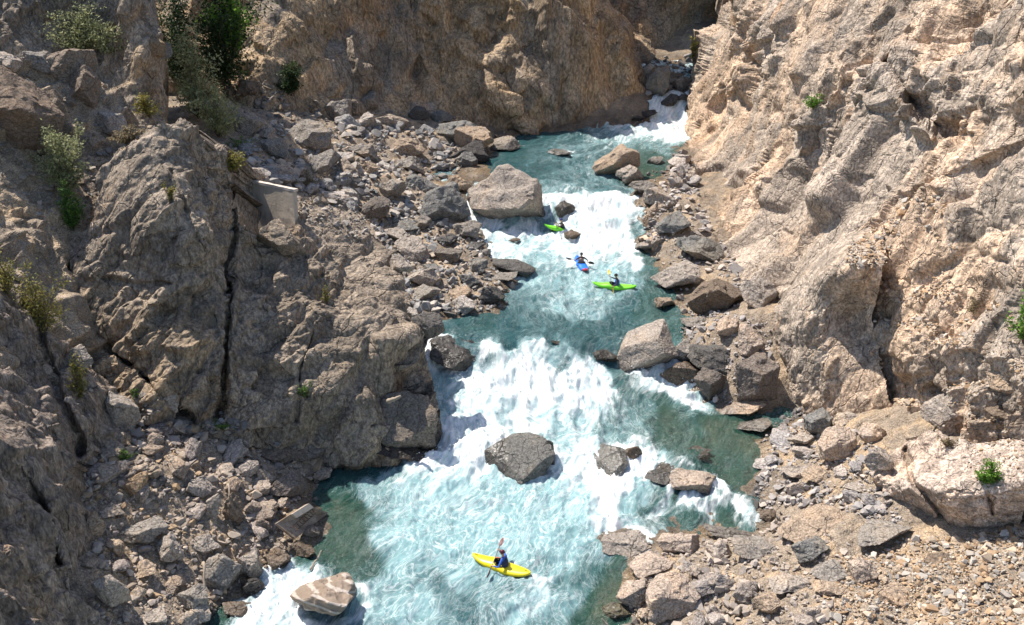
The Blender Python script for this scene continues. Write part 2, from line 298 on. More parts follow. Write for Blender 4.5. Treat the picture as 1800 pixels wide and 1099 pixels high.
# mid-river bed points
for px, py in [(500, 1060), (600, 1020), (760, 1099), (900, 1099), (1020, 1099), (700, 980), (850, 980), (1000, 980), (700, 880), (850, 880), (1000, 880), (1150, 880), (900, 800), (1050, 780), (1150, 740), (850, 700), (1000, 680), (850, 620), (1000, 590), (1100, 560), (1000, 500), (1080, 460), (950, 430), (1050, 400), (1040, 350), (960, 300), (1050, 270), (960, 262), (1150, 240), (1180, 190), (1250, 780), (1200, 810), (640, 860), (760, 740), (850, 1180), (700, 1180), (1000, 1180), (920, 520)]:
    p, _ = hit(px, py); gx.append((p.x, p.y)); gv.append(-.9 if px < 1100 or py < 600 else -.45)
GT = TPS(gx, gv, 2e-4)
def gz(X, Y):
    X = np.asarray(X, float); Y = np.asarray(Y, float); sh = X.shape
    h = GT(np.stack([X.ravel(), Y.ravel()], -1)).reshape(sh)
    return wz(Y)+np.clip(h, -1.2, 30)
# ------------------------------------------------------------------ ground sheet
def fan(y0, y1, dpix, ux0, ux1, nx):
    """rows spaced so that they stay evenly fine with distance; returns X,Y grids"""
    ys = [y0]
    while ys[-1] < y1:
        Y = ys[-1]; ys.append(Y+dpix*(Y*Y+26*26)/(26*1800.0)*1.0)
    ys = np.array(ys); us = np.linspace(ux0, ux1, nx)
    Yg, Ug = np.meshgrid(ys, us, indexing='ij'); return Ug*(Yg*.9+10), Yg
def gridfaces(nr, nc, keep=None):
    i = np.arange(nr*nc).reshape(nr, nc); f = np.stack([i[:-1, :-1], i[:-1, 1:], i[1:, 1:], i[1:, :-1]], -1).reshape(-1, 4)
    if keep is not None: f = f[keep.ravel()[f].all(1)]
    return f
def compact(V, Fc, *arrs):
    u, inv = np.unique(Fc, return_inverse=True); return (V[u], inv.reshape(Fc.shape).astype(np.int32)) + tuple(a[u] for a in arrs)
def wetness(V): return np.clip(1-(V[:, 2]-wz(V[:, 1])-.10)/.5-.35*vnoise(V*1.3, 5), 0, 1)
def blkattr(*ids): return np.stack(ids, -1)
X, Y = fan(21, 125, 2.6, -.95, .95, 620); Z = gz(X, Y)
V = np.stack([X, Y, Z], -1).reshape(-1, 3)
hh_ = np.clip((V[:, 2]-wz(V[:, 1])-.15)/.8, 0, 1); V[:, 2] += .10*fbm(V*.9, 3)+.06*facets(V, .55, 4)[0]+hh_*(.42*blocks(V, 2.2, 14, (.4, .3, .6), 1.5)[0]+.2*blocks(V, .8, 15, (.4, .3, .6), 1.5)[0])
GV = V.copy(); Gok = np.ones(len(V), bool)
w_ = wetness(V); e = facets(V, 1.3, 8)[2]
me = npmesh('ground', V, gridfaces(*X.shape), False, {'wet': np.stack([w_]*3, -1), 'blk': blkattr(e, vnoise(V*2, 3)*.5+.5, vnoise(V*5, 9)*.5+.5)})
tag(link('ground', me, M['ground']), kind='structure')
SURF = {'ground': (V, np.tile(np.array([0, 0, 1.0]), (len(V), 1)))}
# ------------------------------------------------------------------ cliffs
def patch(name, poly, ctrl, mat, octs, axis, stretch, step=1.45, round_w=26, round_r=3.0, sil=None, skirt=7.0, seed=1, jit=5, creases=(), kind='structure', warp=.12, broken=(.25, 1.15)):
    xs = [p[0] for p in poly]; ys = [p[1] for p in poly]
    gxs = np.arange(min(xs), max(xs)+step, step); gys = np.arange(min(ys), max(ys)+step, step)
    py, px = np.meshgrid(gys, gxs, indexing='ij')
    q = np.stack([px.ravel()*.03, py.ravel()*.03, np.full(px.size, seed*3.1)], -1)
    jx = fbm(q, seed+5, 4).reshape(px.shape)*jit; jy = fbm(q+40, seed+9, 4).reshape(px.shape)*jit
    keep = inpoly(px+jx, py+jy, poly)
    c = np.array(ctrl, float); Yv = TPS(c[:, :2], c[:, 2], 5e-4)(np.stack([px.ravel(), py.ravel()], -1)).reshape(px.shape)
    for pts, wd, dp in creases:
        d = edgedist(px+jx, py+jy, pts, False); Yv += dp*np.exp(-(d/wd)**2)
    if sil:
        d = edgedist(px+jx, py+jy, sil, False); k = np.clip(1-d/round_w, 0, 1); Yv += round_r*(1-np.sqrt(np.clip(1-k*k, 0, 1)))
    P = unproj(px, py, Yv); nr, nc = px.shape
    du = np.gradient(P, axis=1); dv = np.gradient(P, axis=0); N = np.cross(dv, du); N /= np.linalg.norm(N, axis=-1, keepdims=True)+1e-9
    # smooth normals so displacement stays coherent
    for _ in range(2):
        Np = np.pad(N, ((3, 3), (3, 3), (0, 0)), 'edge'); N = sum(Np[3+a:3+a+nr, 3+b:3+b+nc] for a in (-3, 0, 3) for b in (-3, 0, 3)); N /= np.linalg.norm(N, axis=-1, keepdims=True)
    if N[nr//2, nc//2, 1] > 0: N = -N
    V = P.reshape(-1, 3); Nn = N.reshape(-1, 3); km = keep.ravel()
    idx = np.where(km)[0]; v = V[idx].astype(F32); n = Nn[idx]
    wv = v+warp*np.stack([fbm(v*.35, seed+21, 3), fbm(v*.35, seed+22, 3), fbm(v*.35, seed+23, 3)], -1)
    disp = np.zeros(len(idx), F32); ids = []; rm = np.clip(.5+2.2*fbm(v*.16, seed+51, 3), 0, 1); rm = broken[0]+(broken[1]-broken[0])*rm*rm*(3-2*rm)
    for k, (sc, amp, crk) in enumerate(octs):
        fv, ed, cid = joints(wv, sc, seed*13+k, axis, stretch if sc > .5 else 1.6, tilt=.75 if k < 2 else 1.0, sharp=(110, 80, 50, 34)[min(k, 3)])
        ma = 1.0 if k == 0 else (.55+.45*rm if k == 1 else rm)
        disp += 1.15*amp*fv*ma-crk*np.exp(-ed/.05); ids.append(cid)
        if k == 1: big_ = disp.copy()
    disp += .045*rm*joints(v, .26, seed+77, axis, 1.8, tilt=1.2)[0]
    D = np.zeros(len(V), F32); D[idx] = disp-big_; DB = np.zeros(len(V), F32); DB[idx] = big_; Wk = km.astype(F32); D2 = D.reshape(nr, nc); W2 = Wk.reshape(nr, nc)
    def blur(A, kk=5):
        Ap = np.pad(A, 1); return sum(Ap[1+a:1+a+nr, 1+b:1+b+nc]*((kk, 1)[abs(a)]*(kk, 1)[abs(b)]) for a in (-1, 0, 1) for b in (-1, 0, 1))
    D2 = blur(D2)/np.maximum(blur(W2), 1e-6); DB = DB.reshape(nr, nc)
    for _ in range(3): DB = blur(DB, 1.6)/np.maximum(blur(W2, 1.6), 1e-6)*(W2 > 0)
    disp = (D2+DB).ravel()[idx]
    out = V.copy(); out[idx] = v+n*disp[:, None]
    Fc = gridfaces(nr, nc, keep)
    if N[nr//2, nc//2, 1] < 0: pass
    allids = [np.zeros(len(V), F32) for _ in range(3)]
    for k in range(3): allids[k][idx] = ids[min(k, len(ids)-1)]
    V2, F2, i0, i1, i2 = compact(out, Fc, *allids)
    # displaced shading normals (for scattering)
    tri = V2[F2]; fn = np.cross(tri[:, 2]-tri[:, 0], tri[:, 3]-tri[:, 1]); vn = np.zeros_like(V2)
    for k in range(4): np.add.at(vn, F2[:, k], fn)
    vn /= np.linalg.norm(vn, axis=1, keepdims=True)+1e-9
    if vn[:, 2].mean() < 0: vn = -vn; F2 = F2[:, ::-1]
    # skirt: sweep the open rim backwards so the mass has thickness
    e = np.concatenate([F2[:, [0, 1]], F2[:, [1, 2]], F2[:, [2, 3]], F2[:, [3, 0]]]); key = np.sort(e, 1); kk = key[:, 0].astype(np.int64)*len(V2)+key[:, 1]
    u, first, cnt = np.unique(kk, return_index=True, return_counts=True); be = e[first[cnt == 1]]
    rim = np.unique(be); mp = -np.ones(len(V2), int); mp[rim] = np.arange(len(rim))
    base = V2[rim]; cen = V2.mean(0); layers = []
    for dd, sh in ((.35*skirt, .12), (skirt, .30)):
        b = base.copy(); b[:, 1] += dd; b[:, 0] += (cen[0]-b[:, 0])*sh; b[:, 2] -= dd*.9
        b += .5*np.stack([fbm(b*.5, 3), fbm(b*.5, 4), fbm(b*.5, 6)], -1); layers.append(b)
    n0 = len(V2); nrim = len(rim); V3 = np.concatenate([V2]+layers)
    a, b = be[:, 0], be[:, 1]; f1 = np.stack([b, a, n0+mp[a], n0+mp[b]], -1); f2 = np.stack([n0+mp[b], n0+mp[a], n0+nrim+mp[a], n0+nrim+mp[b]], -1)
    F3 = np.concatenate([F2, f1, f2])
    blk = np.stack([i0, i1, i2], -1); blk = np.concatenate([blk, blk[rim], blk[rim]])
    wet = wetness(V3)
    me = npmesh(name, V3, F3, False, {'blk': blk, 'wet': np.stack([wet]*3, -1)})
    o = link(name, me, mat); tag(o, kind=kind); SURF[name] = (V2, vn) if name not in SURF else (np.concatenate([SURF[name][0], V2]), np.concatenate([SURF[name][1], vn]))
    return o
patch('far_cliff', [(960, -420), (1420, -420), (1420, 165), (1100, 165), (960, 165)],
      [(960, 100, 106), (1060, 100, 106), (1130, 115, 106), (1200, 120, 109), (1300, 120, 112), (1060, 0, 112), (1130, 0, 112), (1200, 0, 113), (1235, 30, 119), (1300, 0, 116), (960, -400, 122), (1420, -400, 126), (1420, 100, 112)],
      M['far'], [(5, 1.6, .3), (2.2, .8, .15), (.9, .3, .05)], (-.4, .2, .8), 2.0, 3.0, seed=2)
patch('back_cliff', [(150, -460), (1035, -460), (1045, -200), (1062, 0), (1112, 48), (1127, 110), (1140, 190), (1146, 235), (1080, 240), (1000, 250), (920, 262), (840, 262), (640, 240), (560, 225), (420, 215), (250, 230), (150, 230)],
      [(1130, 205, 94), (1000, 228, 90.3), (860, 235, 88.5), (760, 222, 86.5), (640, 205, 84), (500, 190, 79.5), (420, 170, 78.5), (300, 170, 82), (200, 170, 84), (1000, 110, 92.5), (860, 110, 91), (1080, 60, 95), (640, 100, 87), (500, 100, 82), (1000, 0, 95.5), (860, 0, 94.5), (740, 0, 93), (640, 0, 90.5), (500, 0, 86), (400, 0, 86), (330, 0, 88), (200, 0, 90), (1000, -450, 108), (640, -450, 104), (300, -450, 100), (720, 100, 91)],
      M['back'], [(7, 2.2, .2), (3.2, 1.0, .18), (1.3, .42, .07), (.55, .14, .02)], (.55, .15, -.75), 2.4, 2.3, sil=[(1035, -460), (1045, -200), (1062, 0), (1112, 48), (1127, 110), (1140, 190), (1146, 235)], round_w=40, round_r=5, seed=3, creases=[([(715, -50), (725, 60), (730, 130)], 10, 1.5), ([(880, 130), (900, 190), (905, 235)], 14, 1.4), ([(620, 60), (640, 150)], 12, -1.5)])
patch('left_upper_cliff', [(-300, -460), (240, -460), (262, -100), (272, 0), (288, 60), (296, 120), (300, 235), (230, 260), (100, 240), (-300, 220)],
      [(-300, 0, 66), (0, 0, 66), (100, 0, 68), (170, 0, 69), (235, 0, 66), (270, 0, 68), (-300, 150, 62), (0, 100, 63.5), (100, 100, 65.5), (180, 100, 67), (250, 100, 64), (285, 150, 65.5), (240, 200, 62.5), (150, 200, 63), (-300, -450, 76), (230, -450, 76)],
      M['left'], [(5, 1.3, .25), (2.2, .7, .15), (.9, .25, .05), (.4, .1, .02)], (.1, .1, .95), 3.0, 2.3, sil=[(240, -460), (262, -100), (272, 0), (288, 60), (296, 120), (300, 235)], round_w=24, round_r=1.5, seed=4)
RC = [(x, y, hit(x, y, .35)[0].y) for x, y in [(1203, 262), (1192, 296), (1174, 335), (1150, 352), (1131, 385), (1126, 424), (1165, 450), (1235, 482), (1280, 530), (1340, 575)]]+[ (1400, 700, 48.5), (1560, 760, 41.8), (1750, 760, 36.2), (1800, 700, 35), (1950, 700, 31), (1800, 500, 37.5), (1800, 300, 41.5), (1800, 100, 46.5), (1800, 0, 49.5), (1600, 600, 42.5), (1600, 400, 47.5), (1600, 200, 54.5), (1600, 0, 61), (1400, 400, 58), (1400, 200, 67), (1400, 0, 75), (1300, 300, 73), (1300, 150, 81), (1300, 0, 87), (1250, 200, 85), (1240, 60, 94), (1270, 0, 94), (1500, 500, 48.6), (1450, 600, 47.9), (1530, 480, 47.6), (1530, 560, 46.3), (1545, 640, 44.4), (1570, 720, 43.2), (1480, 300, 58.5), (1300, -450, 112), (1600, -450, 84), (1950, -450, 66), (1950, 0, 45), (1950, 300, 38), (1700, 500, 42), (1700, 620, 39), (1250, 400, 69)]
patch('right_cliff', [(1310, -460), (1292, -100), (1276, 0), (1262, 40), (1236, 58), (1232, 92), (1215, 120), (1210, 170), (1204, 210), (1198, 262), (1186, 292), (1172, 335), (1148, 352), (1128, 382), (1120, 425), (1160, 450), (1235, 480), (1275, 530), (1340, 570), (1365, 640), (1385, 730), (1480, 760), (1570, 800), (1700, 810), (1950, 800), (1950, -460)],
      RC, M['right'], [(6.5, 1.55, .25), (3.0, 1.0, .25), (1.3, .36, .10), (.5, .10, .02)], (.55, .25, .75), 3.2, 2.0, broken=(.38, 1.3), sil=[(1310, -460), (1292, -100), (1276, 0), (1262, 40), (1236, 58), (1232, 92), (1215, 120), (1210, 170), (1204, 210), (1198, 262)], round_w=26, round_r=4, seed=5,
      creases=[([(1560, 105), (1600, 170), (1640, 215), (1690, 240)], 9, 1.6), ([(1545, 120), (1590, 200), (1630, 235)], 14, -1.3), ([(1330, 90), (1325, 150), (1260, 190)], 16, 2.2), ([(1500, 120), (1430, 260), (1360, 330)], 7, .5), ([(1800, 240), (1700, 300), (1620, 340)], 10, .6)])
patch('prow_outcrop', [(1350, 600), (1354, 545), (1395, 492), (1430, 445), (1478, 412), (1530, 395), (1562, 428), (1552, 475), (1538, 555), (1546, 640), (1585, 765), (1450, 750), (1400, 742), (1372, 680)],
      [(1354, 590, 50.5), (1372, 660, 48.5), (1400, 730, 46.4), (1450, 740, 44.6), (1550, 750, 42.2), (1395, 500, 50), (1430, 450, 50.5), (1480, 415, 50.5), (1530, 400, 50), (1440, 480, 47), (1490, 430, 47.4), (1420, 560, 46.6), (1460, 520, 46.2), (1450, 640, 45.2), (1500, 560, 46.5), (1505, 650, 44.4), (1400, 600, 47.4), (1380, 560, 48.8)],
      M['right'], [(3.2, .7, .12), (1.3, .26, .06), (.5, .08, .02)], (.1, .1, .9), 2.6, 1.9, broken=(.15, .9), sil=[(1372, 680), (1350, 600), (1354, 545), (1395, 492), (1430, 445)], round_w=18, round_r=2.2, seed=6, skirt=4, creases=[])
patch('lower_block', [(1536, 838), (1552, 800), (1590, 778), (1650, 765), (1710, 775), (1800, 770), (1960, 765), (1960, 900), (1800, 905), (1795, 925), (1700, 950), (1655, 940), (1600, 925), (1556, 885)],
      [(1540, 840, 36.0), (1552, 880, 35.6), (1590, 778, 38), (1650, 768, 36.5), (1710, 778, 35.6), (1800, 772, 34), (1600, 852, 34.2), (1650, 866, 32.9), (1710, 872, 32.2), (1800, 850, 31.2), (1610, 900, 34.7), (1650, 935, 34.0), (1710, 940, 33.1), (1800, 900, 31.9), (1580, 905, 35.7), (1590, 830, 35.5), (1700, 820, 33.8), (1950, 770, 31), (1950, 850, 29), (1950, 895, 29.1), (1650, 820, 34.6), (1750, 815, 33.3)],
      M['block'], [(2.6, .32, .14), (1.1, .16, .06), (.45, .07, .02)], (.6, .3, .2), 2.0, 1.9, seed=7, skirt=3, creases=[([(1590, 790), (1605, 850), (1650, 900), (1665, 945)], 4.5, .7), ([(1735, 870), (1745, 905)], 3, .4)])
patch('left_slope', [(-300, 60), (0, 100), (80, 90), (150, 110), (190, 160), (250, 215), (340, 240), (430, 300), (420, 420), (200, 720), (60, 700), (-300, 620)],
      [(-300, 100, 46), (0, 120, 51), (100, 100, 54), (180, 170, 54), (260, 220, 56), (340, 245, 57), (0, 300, 46.5), (0, 450, 41.5), (100, 300, 48.5), (100, 450, 44), (130, 550, 42.5), (180, 690, 41.5), (60, 600, 38), (300, 300, 53), (420, 350, 54), (-300, 500, 34), (50, 200, 50), (160, 300, 50)],
      M['ground'], [(3.5, .9, .15), (1.5, .45, .1), (.6, .2, .03)], (.1, .1, .9), 1.6, 2.3, seed=8, skirt=4)
patch('left_buttress', [(168, 300), (190, 272), (250, 242), (318, 222), (345, 235), (348, 246), (390, 255), (415, 285), (414, 314), (424, 406), (478, 418), (520, 398), (534, 342), (560, 338), (602, 350), (640, 380), (662, 430), (700, 440), (716, 480), (722, 560), (742, 612), (764, 660), (768, 700), (778, 740), (782, 805), (740, 820), (600, 825), (450, 790), (250, 745), (185, 700), (150, 600), (125, 500), (118, 425), (162, 380)],
      [(250, 725, 39.9), (400, 735, 40.4), (560, 795, 41.8), (700, 805, 42.1), (775, 800, 43.6), (300, 228, 48), (190, 285, 47), (160, 420, 45), (130, 520, 43.2), (380, 268, 49), (420, 330, 50), (520, 350, 52.5), (600, 365, 54), (700, 450, 52), (715, 500, 50), (715, 580, 47), (760, 680, 45), (300, 450, 43.2), (300, 300, 45.2), (240, 350, 44.6), (500, 500, 46.6), (600, 600, 44.8), (680, 580, 45.2), (450, 620, 43.0), (370, 400, 44.6), (370, 550, 42.8), (440, 450, 47.2), (560, 450, 49), (640, 500, 48.5), (250, 600, 41.9), (330, 680, 40.4), (640, 700, 42.8), (560, 650, 43.3), (710, 640, 46.0), (700, 700, 44.8), (500, 720, 41.3), (180, 600, 42.3), (520, 410, 49.8)],
      M['left'], [(5.5, 1.0, .3), (2.4, .55, .15), (1.0, .24, .06), (.42, .09, .02)], (.15, .1, .9), 1.7, 1.9, sil=[(168, 300), (190, 272), (250, 242), (318, 222), (345, 235), (390, 255), (414, 285), (414, 314)], round_w=12, round_r=1.5, seed=9, skirt=2.2,
      creases=[([(412, 330), (413, 420), (405, 520), (398, 620), (388, 730)], 4, 1.1), ([(130, 560), (230, 640), (290, 700), (330, 745)], 5, 1.3), ([(690, 640), (685, 700), (700, 790)], 9, .9), ([(180, 490), (260, 500), (300, 495)], 4, .25), ([(548, 590), (530, 650), (520, 740)], 4, .3), ([(300, 300), (330, 380), (350, 440)], 5, .25)])
patch('left_near_cliff', [(-300, 330), (0, 485), (42, 500), (62, 560), (122, 622), (182, 655), (236, 715), (232, 765), (165, 795), (118, 828), (150, 895), (160, 950), (150, 1010), (168, 1060), (165, 1300), (-300, 1300)],
      [(0, 500, 38), (40, 510, 39), (0, 700, 32.5), (0, 900, 28.2), (0, 1099, 25.2), (150, 700, 37.5), (100, 620, 38.5), (100, 900, 30.4), (150, 1000, 31.2), (160, 1090, 29.5), (215, 750, 38.6), (-300, 400, 34), (-300, 700, 26), (-300, 1000, 22), (-300, 1300, 20), (150, 1290, 25), (100, 1000, 29), (120, 830, 33.5), (60, 800, 31.2)],
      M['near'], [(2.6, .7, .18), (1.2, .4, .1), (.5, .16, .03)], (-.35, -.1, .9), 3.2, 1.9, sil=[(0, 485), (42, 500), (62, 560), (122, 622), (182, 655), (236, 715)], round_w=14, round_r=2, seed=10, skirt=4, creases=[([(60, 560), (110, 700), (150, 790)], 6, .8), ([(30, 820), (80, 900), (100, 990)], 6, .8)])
# ------------------------------------------------------------------ water
WC = [(1170,215,.95,.8,0),(1100,235,.75,.7,0),(1180,245,.85,.8,0),(1150,262,.4,.6,.2),(1185,275,.05,.2,.9),(1150,278,.1,.3,.6),(1190,180,.95,.8,0),(1175,165,.9,.8,0),(1060,245,.5,.5,0),(1200,140,.6,.5,0),
(950,240,.02,.06,0),(1000,245,.12,.2,0),(900,262,.0,.03,.1),(950,285,.1,.15,0),(1020,265,.38,.4,0),(990,305,.28,.3,0),(1050,330,.12,.3,0),(930,300,.02,.06,0),(1140,300,.05,.1,.8),(870,275,.02,.03,.1),(1005,285,.3,.35,0),
(1000,350,.95,.8,0),(1060,352,.98,.9,0),(1100,362,.85,.7,0),(1040,385,.97,.9,0),(1090,400,.95,.9,0),(1125,395,.5,.5,.2),(1030,430,1,1,0),(1080,435,1,1,0),(990,400,.7,.8,0),(965,395,.4,.5,0),(850,385,.9,.8,0),(838,365,.6,.6,0),(875,400,.5,.6,0),(900,410,.85,.8,0),(880,425,.75,.8,0),(950,420,.85,.9,0),(920,440,.6,.8,0),(960,460,.45,.75,0),(1010,450,.85,.9,0),(1100,445,.9,.9,0),(1140,452,.3,.3,.4),(1140,480,.15,.25,.4),(1175,470,.1,.1,.8),(1000,335,.5,.4,0),(1060,330,.3,.4,0),
(1000,485,.45,.75,0),(950,495,.35,.7,0),(1050,480,.45,.8,0),(1100,500,.3,.6,0),(960,520,.32,.5,0),(1030,520,.5,.7,0),(1000,545,.45,.65,0),(1050,540,.42,.55,0),(930,540,.15,.25,0),(900,560,.1,.12,0),(1100,540,.15,.25,0),(1150,530,.15,.2,.4),(1000,580,.1,.16,0),(950,590,.1,.12,0),(1080,570,.1,.16,0),(850,565,.15,.1,.2),(1150,560,.1,.15,.4),(1050,598,.12,.08,0),(900,598,.12,.08,0),(800,588,.3,.12,0),(835,600,.25,.1,0),(1000,602,.2,.1,0),
(780,612,.75,.6,0),(760,625,.85,.9,0),(805,630,.2,.15,0),(850,642,.35,.4,0),(880,640,.75,.7,0),(930,642,.85,.8,0),(980,632,.5,.4,0),(1000,655,.95,.9,0),(1050,652,.8,.8,0),(1070,632,.2,.1,0),(940,612,.25,.15,0),(1030,615,.2,.08,0),
(800,665,.85,.9,0),(775,690,.5,.9,0),(850,680,.97,1,0),(900,680,1,1,0),(950,670,1,1,0),(1000,685,1,1,0),(1040,695,.9,.9,0),(1090,668,.3,.3,.3),(1130,672,.6,.4,.3),(1170,662,.95,.8,0),(1200,690,.95,.8,0),(1160,702,.25,.25,.6),(1220,715,.8,.7,0),(1115,712,.35,.5,.3),
(785,730,.45,.9,0),(850,730,.75,.9,0),(950,722,.75,.9,0),(1020,732,.7,.8,0),(1080,722,.5,.5,.2),(1150,732,.15,.15,.9),(1230,745,.1,.05,1),(1280,765,.05,.05,1),(1180,772,.25,.25,.7),(1100,760,.5,.6,.2),(1030,770,.7,.8,0),(980,760,.6,.8,0),(860,760,.85,.9,0),(800,770,.85,.9,0),
(780,800,.95,1,0),(820,830,.95,1,0),(750,830,.6,.9,0),(700,832,.35,.6,0),(640,820,.02,.03,.1),(600,835,.05,.1,.4),(650,862,.3,.7,0),(600,880,.05,.15,.9),(720,880,.35,1,0),(800,870,.55,1,0),(870,862,.3,.95,0),(900,890,.22,1,0),(950,850,.5,.9,0),(1000,832,.8,.9,0),(1040,830,.98,1,0),(1060,860,1,1,0),(1120,840,.95,.9,0),(1140,862,.85,.9,0),(1050,890,.8,1,0),(1000,900,.5,1,0),(1100,890,.45,.8,0),(1150,882,.35,.4,.4),(1200,885,.1,.1,.9),(1250,800,.3,.15,.7),(1290,830,.3,.1,.8),(1265,880,.95,.6,0),(1300,878,.8,.5,0),(1215,893,.9,.7,0),(1180,900,.8,.7,0),(1240,902,.75,.6,0),(1180,912,.5,.6,.3),(1300,900,.5,.3,.5),(1290,920,.3,.15,.7),(1220,926,.3,.2,.5),
(700,930,.3,1,0),(800,930,.18,1,0),(900,930,.28,1,0),(1000,940,.4,.9,0),(650,940,.2,.85,0),(600,940,.05,.2,.8),(620,1000,.2,.3,.5),(700,990,.32,.9,0),(780,990,.2,.85,0),(950,1000,.25,.75,0),(1040,980,.25,.6,0),(1080,1000,.1,.25,.6),(760,1030,.15,.35,0),(850,1050,.38,.7,0),(950,1040,.6,.8,0),(1020,1030,.22,.4,.2),(650,1060,.38,.75,0),(720,1080,.4,.8,0),(800,1080,.15,.3,0),(900,1085,.5,.7,0),(1000,1080,.3,.5,0),(1070,1080,.08,.15,.9),(1100,1095,.05,.1,1),(870,1010,.2,.8,0),
(505,1020,.98,.9,0),(480,1060,1,1,0),(460,1099,1,1,0),(425,1050,.75,.6,.2),(395,1075,.25,.15,.7),(525,990,.75,.7,0),(553,972,.25,.15,.6),(575,955,.1,.1,.8),(600,960,.1,.2,.7),(800,1180,.4,.6,0),(1000,1180,.4,.6,0),(600,1180,.5,.6,0),(450,1250,.9,.9,0)]
X, Y = fan(22, 112, 1.7, -.75, .48, 900)
rp = inpoly(X, Y, RIV); hb = gz(X, Y)-wz(Y); keep = (hb < .55) | rp
pts = np.array([tuple(hit(c[0], c[1])[0][:2]) for c in WC]); vals = np.array([c[2:] for c in WC])
idx = np.where(keep.ravel())[0]; Q = np.stack([X.ravel(), Y.ravel()], -1)[idx]
att = np.zeros((len(idx), 3)); RINGS = []
for i in range(0, len(idx), 30000):
    q = Q[i:i+30000]; w = fbm(np.c_[q*.45, np.zeros(len(q))], 91, 3)[:, None]*1.5; w2 = fbm(np.c_[q*.45, np.ones(len(q))*9], 92, 3)[:, None]*1.4
    q = q+np.c_[w, w2*1.4]
    d = ((q[:, None, 0]-pts[None, :, 0])**2+((q[:, None, 1]-pts[None, :, 1])*.62)**2)+.03
    k = d**-2.0; att[i:i+30000] = (k@vals)/k.sum(1, keepdims=True)
for px, py, w_ in [(890, 388, 146), (988, 379, 46), (1125, 648, 110), (908, 832, 134), (1113, 808, 34), (1066, 822, 88), (1222, 862, 92), (578, 1085, 126), (1080, 308, 92), (722, 792, 116), (1145, 1012, 88), (1100, 968, 88), (985, 273, 46), (895, 485, 70), (776, 388, 100), (1205, 672, 80), (800, 640, 104), (1072, 638, 90), (1003, 420, 36), (700, 803, 100), (1168, 540, 40)]:
    p, t_ = hit(px, py); r_ = w_*t_/FPX*.5; dx_ = Q[:, 0]-p.x; dy_ = Q[:, 1]-(p.y+r_*.55); d = np.sqrt(dx_**2+(dy_*1.25)**2); nz_ = .5+.5*fbm(np.c_[Q*2.2, np.zeros(len(Q))], 95, 3)*1.6
    ring = np.exp(-((d-r_*1.02)/.38)**2)*nz_; att[:, 0] = np.clip(att[:, 0]+.55*ring*(.35+.65*np.clip(att[:, 1]*1.5, 0, 1)), 0, 1)
    wk = np.exp(-(dx_/(r_*.7))**2)*np.exp(-((dy_+r_*1.9)/(r_*1.1))**2); att[:, 0] = np.clip(att[:, 0]+.22*wk*att[:, 1]*nz_, 0, 1); RINGS.append((p.x, p.y+r_*.55, r_))
Fm, Am, Gm = att.T
z0 = wz(Q[:, 1]); Q3 = np.c_[Q[:, 0], Q[:, 1]*.75, z0*0]
rid = 1-np.abs(fbm(Q3*.8, 61, 4)); Qs = np.c_[Q[:, 0]+.5*fbm(Q3*.6, 67, 2), Q[:, 1]*.42+.4*fbm(Q3*.6, 68, 2), z0*0]; rid2 = 1-np.abs(fbm(Qs*2.3, 62, 4))
wave = (.10+.85*Fm)*(rid-.75)+(.05+.19*Fm)*(rid2-.75)+.05*fbm(Q3*4, 63, 3)+.06*Fm*fbm(Qs*7, 66, 3)+.12*(1-Fm)*fbm(np.c_[Q[:, 0]*1.1, Q[:, 1]*2.2, z0*0], 64, 4)
for px, py, r, h in [(1045, 795, 1.3, .22), (805, 618, 1.2, .45), (1010, 608, 1.1, .3), (925, 610, 1.2, .22), (1070, 620, 1.2, .28), (1205, 808, 1.3, .3), (850, 790, 1.2, .35), (880, 632, .7, .3), (1030, 350, 1.5, .35), (1085, 352, 1.2, .3), (1000, 640, 3, .25), (900, 655, 2, .3), (1270, 872, .9, .2)]:
    p, _ = hit(px, py); d = ((Q[:, 0]-p.x)**2+(Q[:, 1]-p.y)**2)/(r*r); wave += h*np.exp(-d)
for x_, y_, r_ in RINGS: wave += .16*np.exp(-((Q[:, 0]-x_)/(r_*.9))**2-((Q[:, 1]-y_-r_*1.1)/.5)**2)*np.clip(Fm*2, .2, 1)
edge = np.clip((hb.ravel()[idx]+.1)/.5, 0, 1); z = z0+wave*(1-.7*edge)
Vw = np.zeros((X.size, 3)); Vw[:, 0] = X.ravel(); Vw[:, 1] = Y.ravel(); Vw[idx, 2] = z
AW = np.zeros((X.size, 3)); AW[idx, 0] = Fm; AW[idx, 1] = Am; AW[idx, 2] = np.clip(Gm+.0*edge, 0, 1)
Fc = gridfaces(*X.shape, keep); V2, F2, A2 = compact(Vw, Fc, AW)
# flow coordinates: across / along the river, bending with the channel
cx = np.interp(V2[:, 1], [p[1] for p in sorted([tuple(hit(a, b)[0]) for a, b in [(750, 1099), (850, 900), (950, 760), (950, 660), (980, 580), (1000, 450), (1050, 370), (1020, 290), (1120, 235), (1190, 170)]], key=lambda p: p[1])],
               [p[0] for p in sorted([tuple(hit(a, b)[0]) for a, b in [(750, 1099), (850, 900), (950, 760), (950, 660), (980, 580), (1000, 450), (1050, 370), (1020, 290), (1120, 235), (1190, 170)]], key=lambda p: p[1])])
q = np.c_[V2[:, :2]*.28, np.zeros(len(V2))]
uv = np.c_[V2[:, 0]-cx+1.3*fbm(q, 71, 3), V2[:, 1]+1.6*fbm(q, 72, 3)]
me = npmesh('river_water', V2, F2, True, {'wat': A2}, uv)
T = NT('river_water'); at = T.n('ShaderNodeAttribute', attribute_name='wat'); sp = T.n('ShaderNodeSeparateColor'); T.c(at.outputs['Color'], sp.inputs[0]); Fo, Ae, Gr = sp.outputs
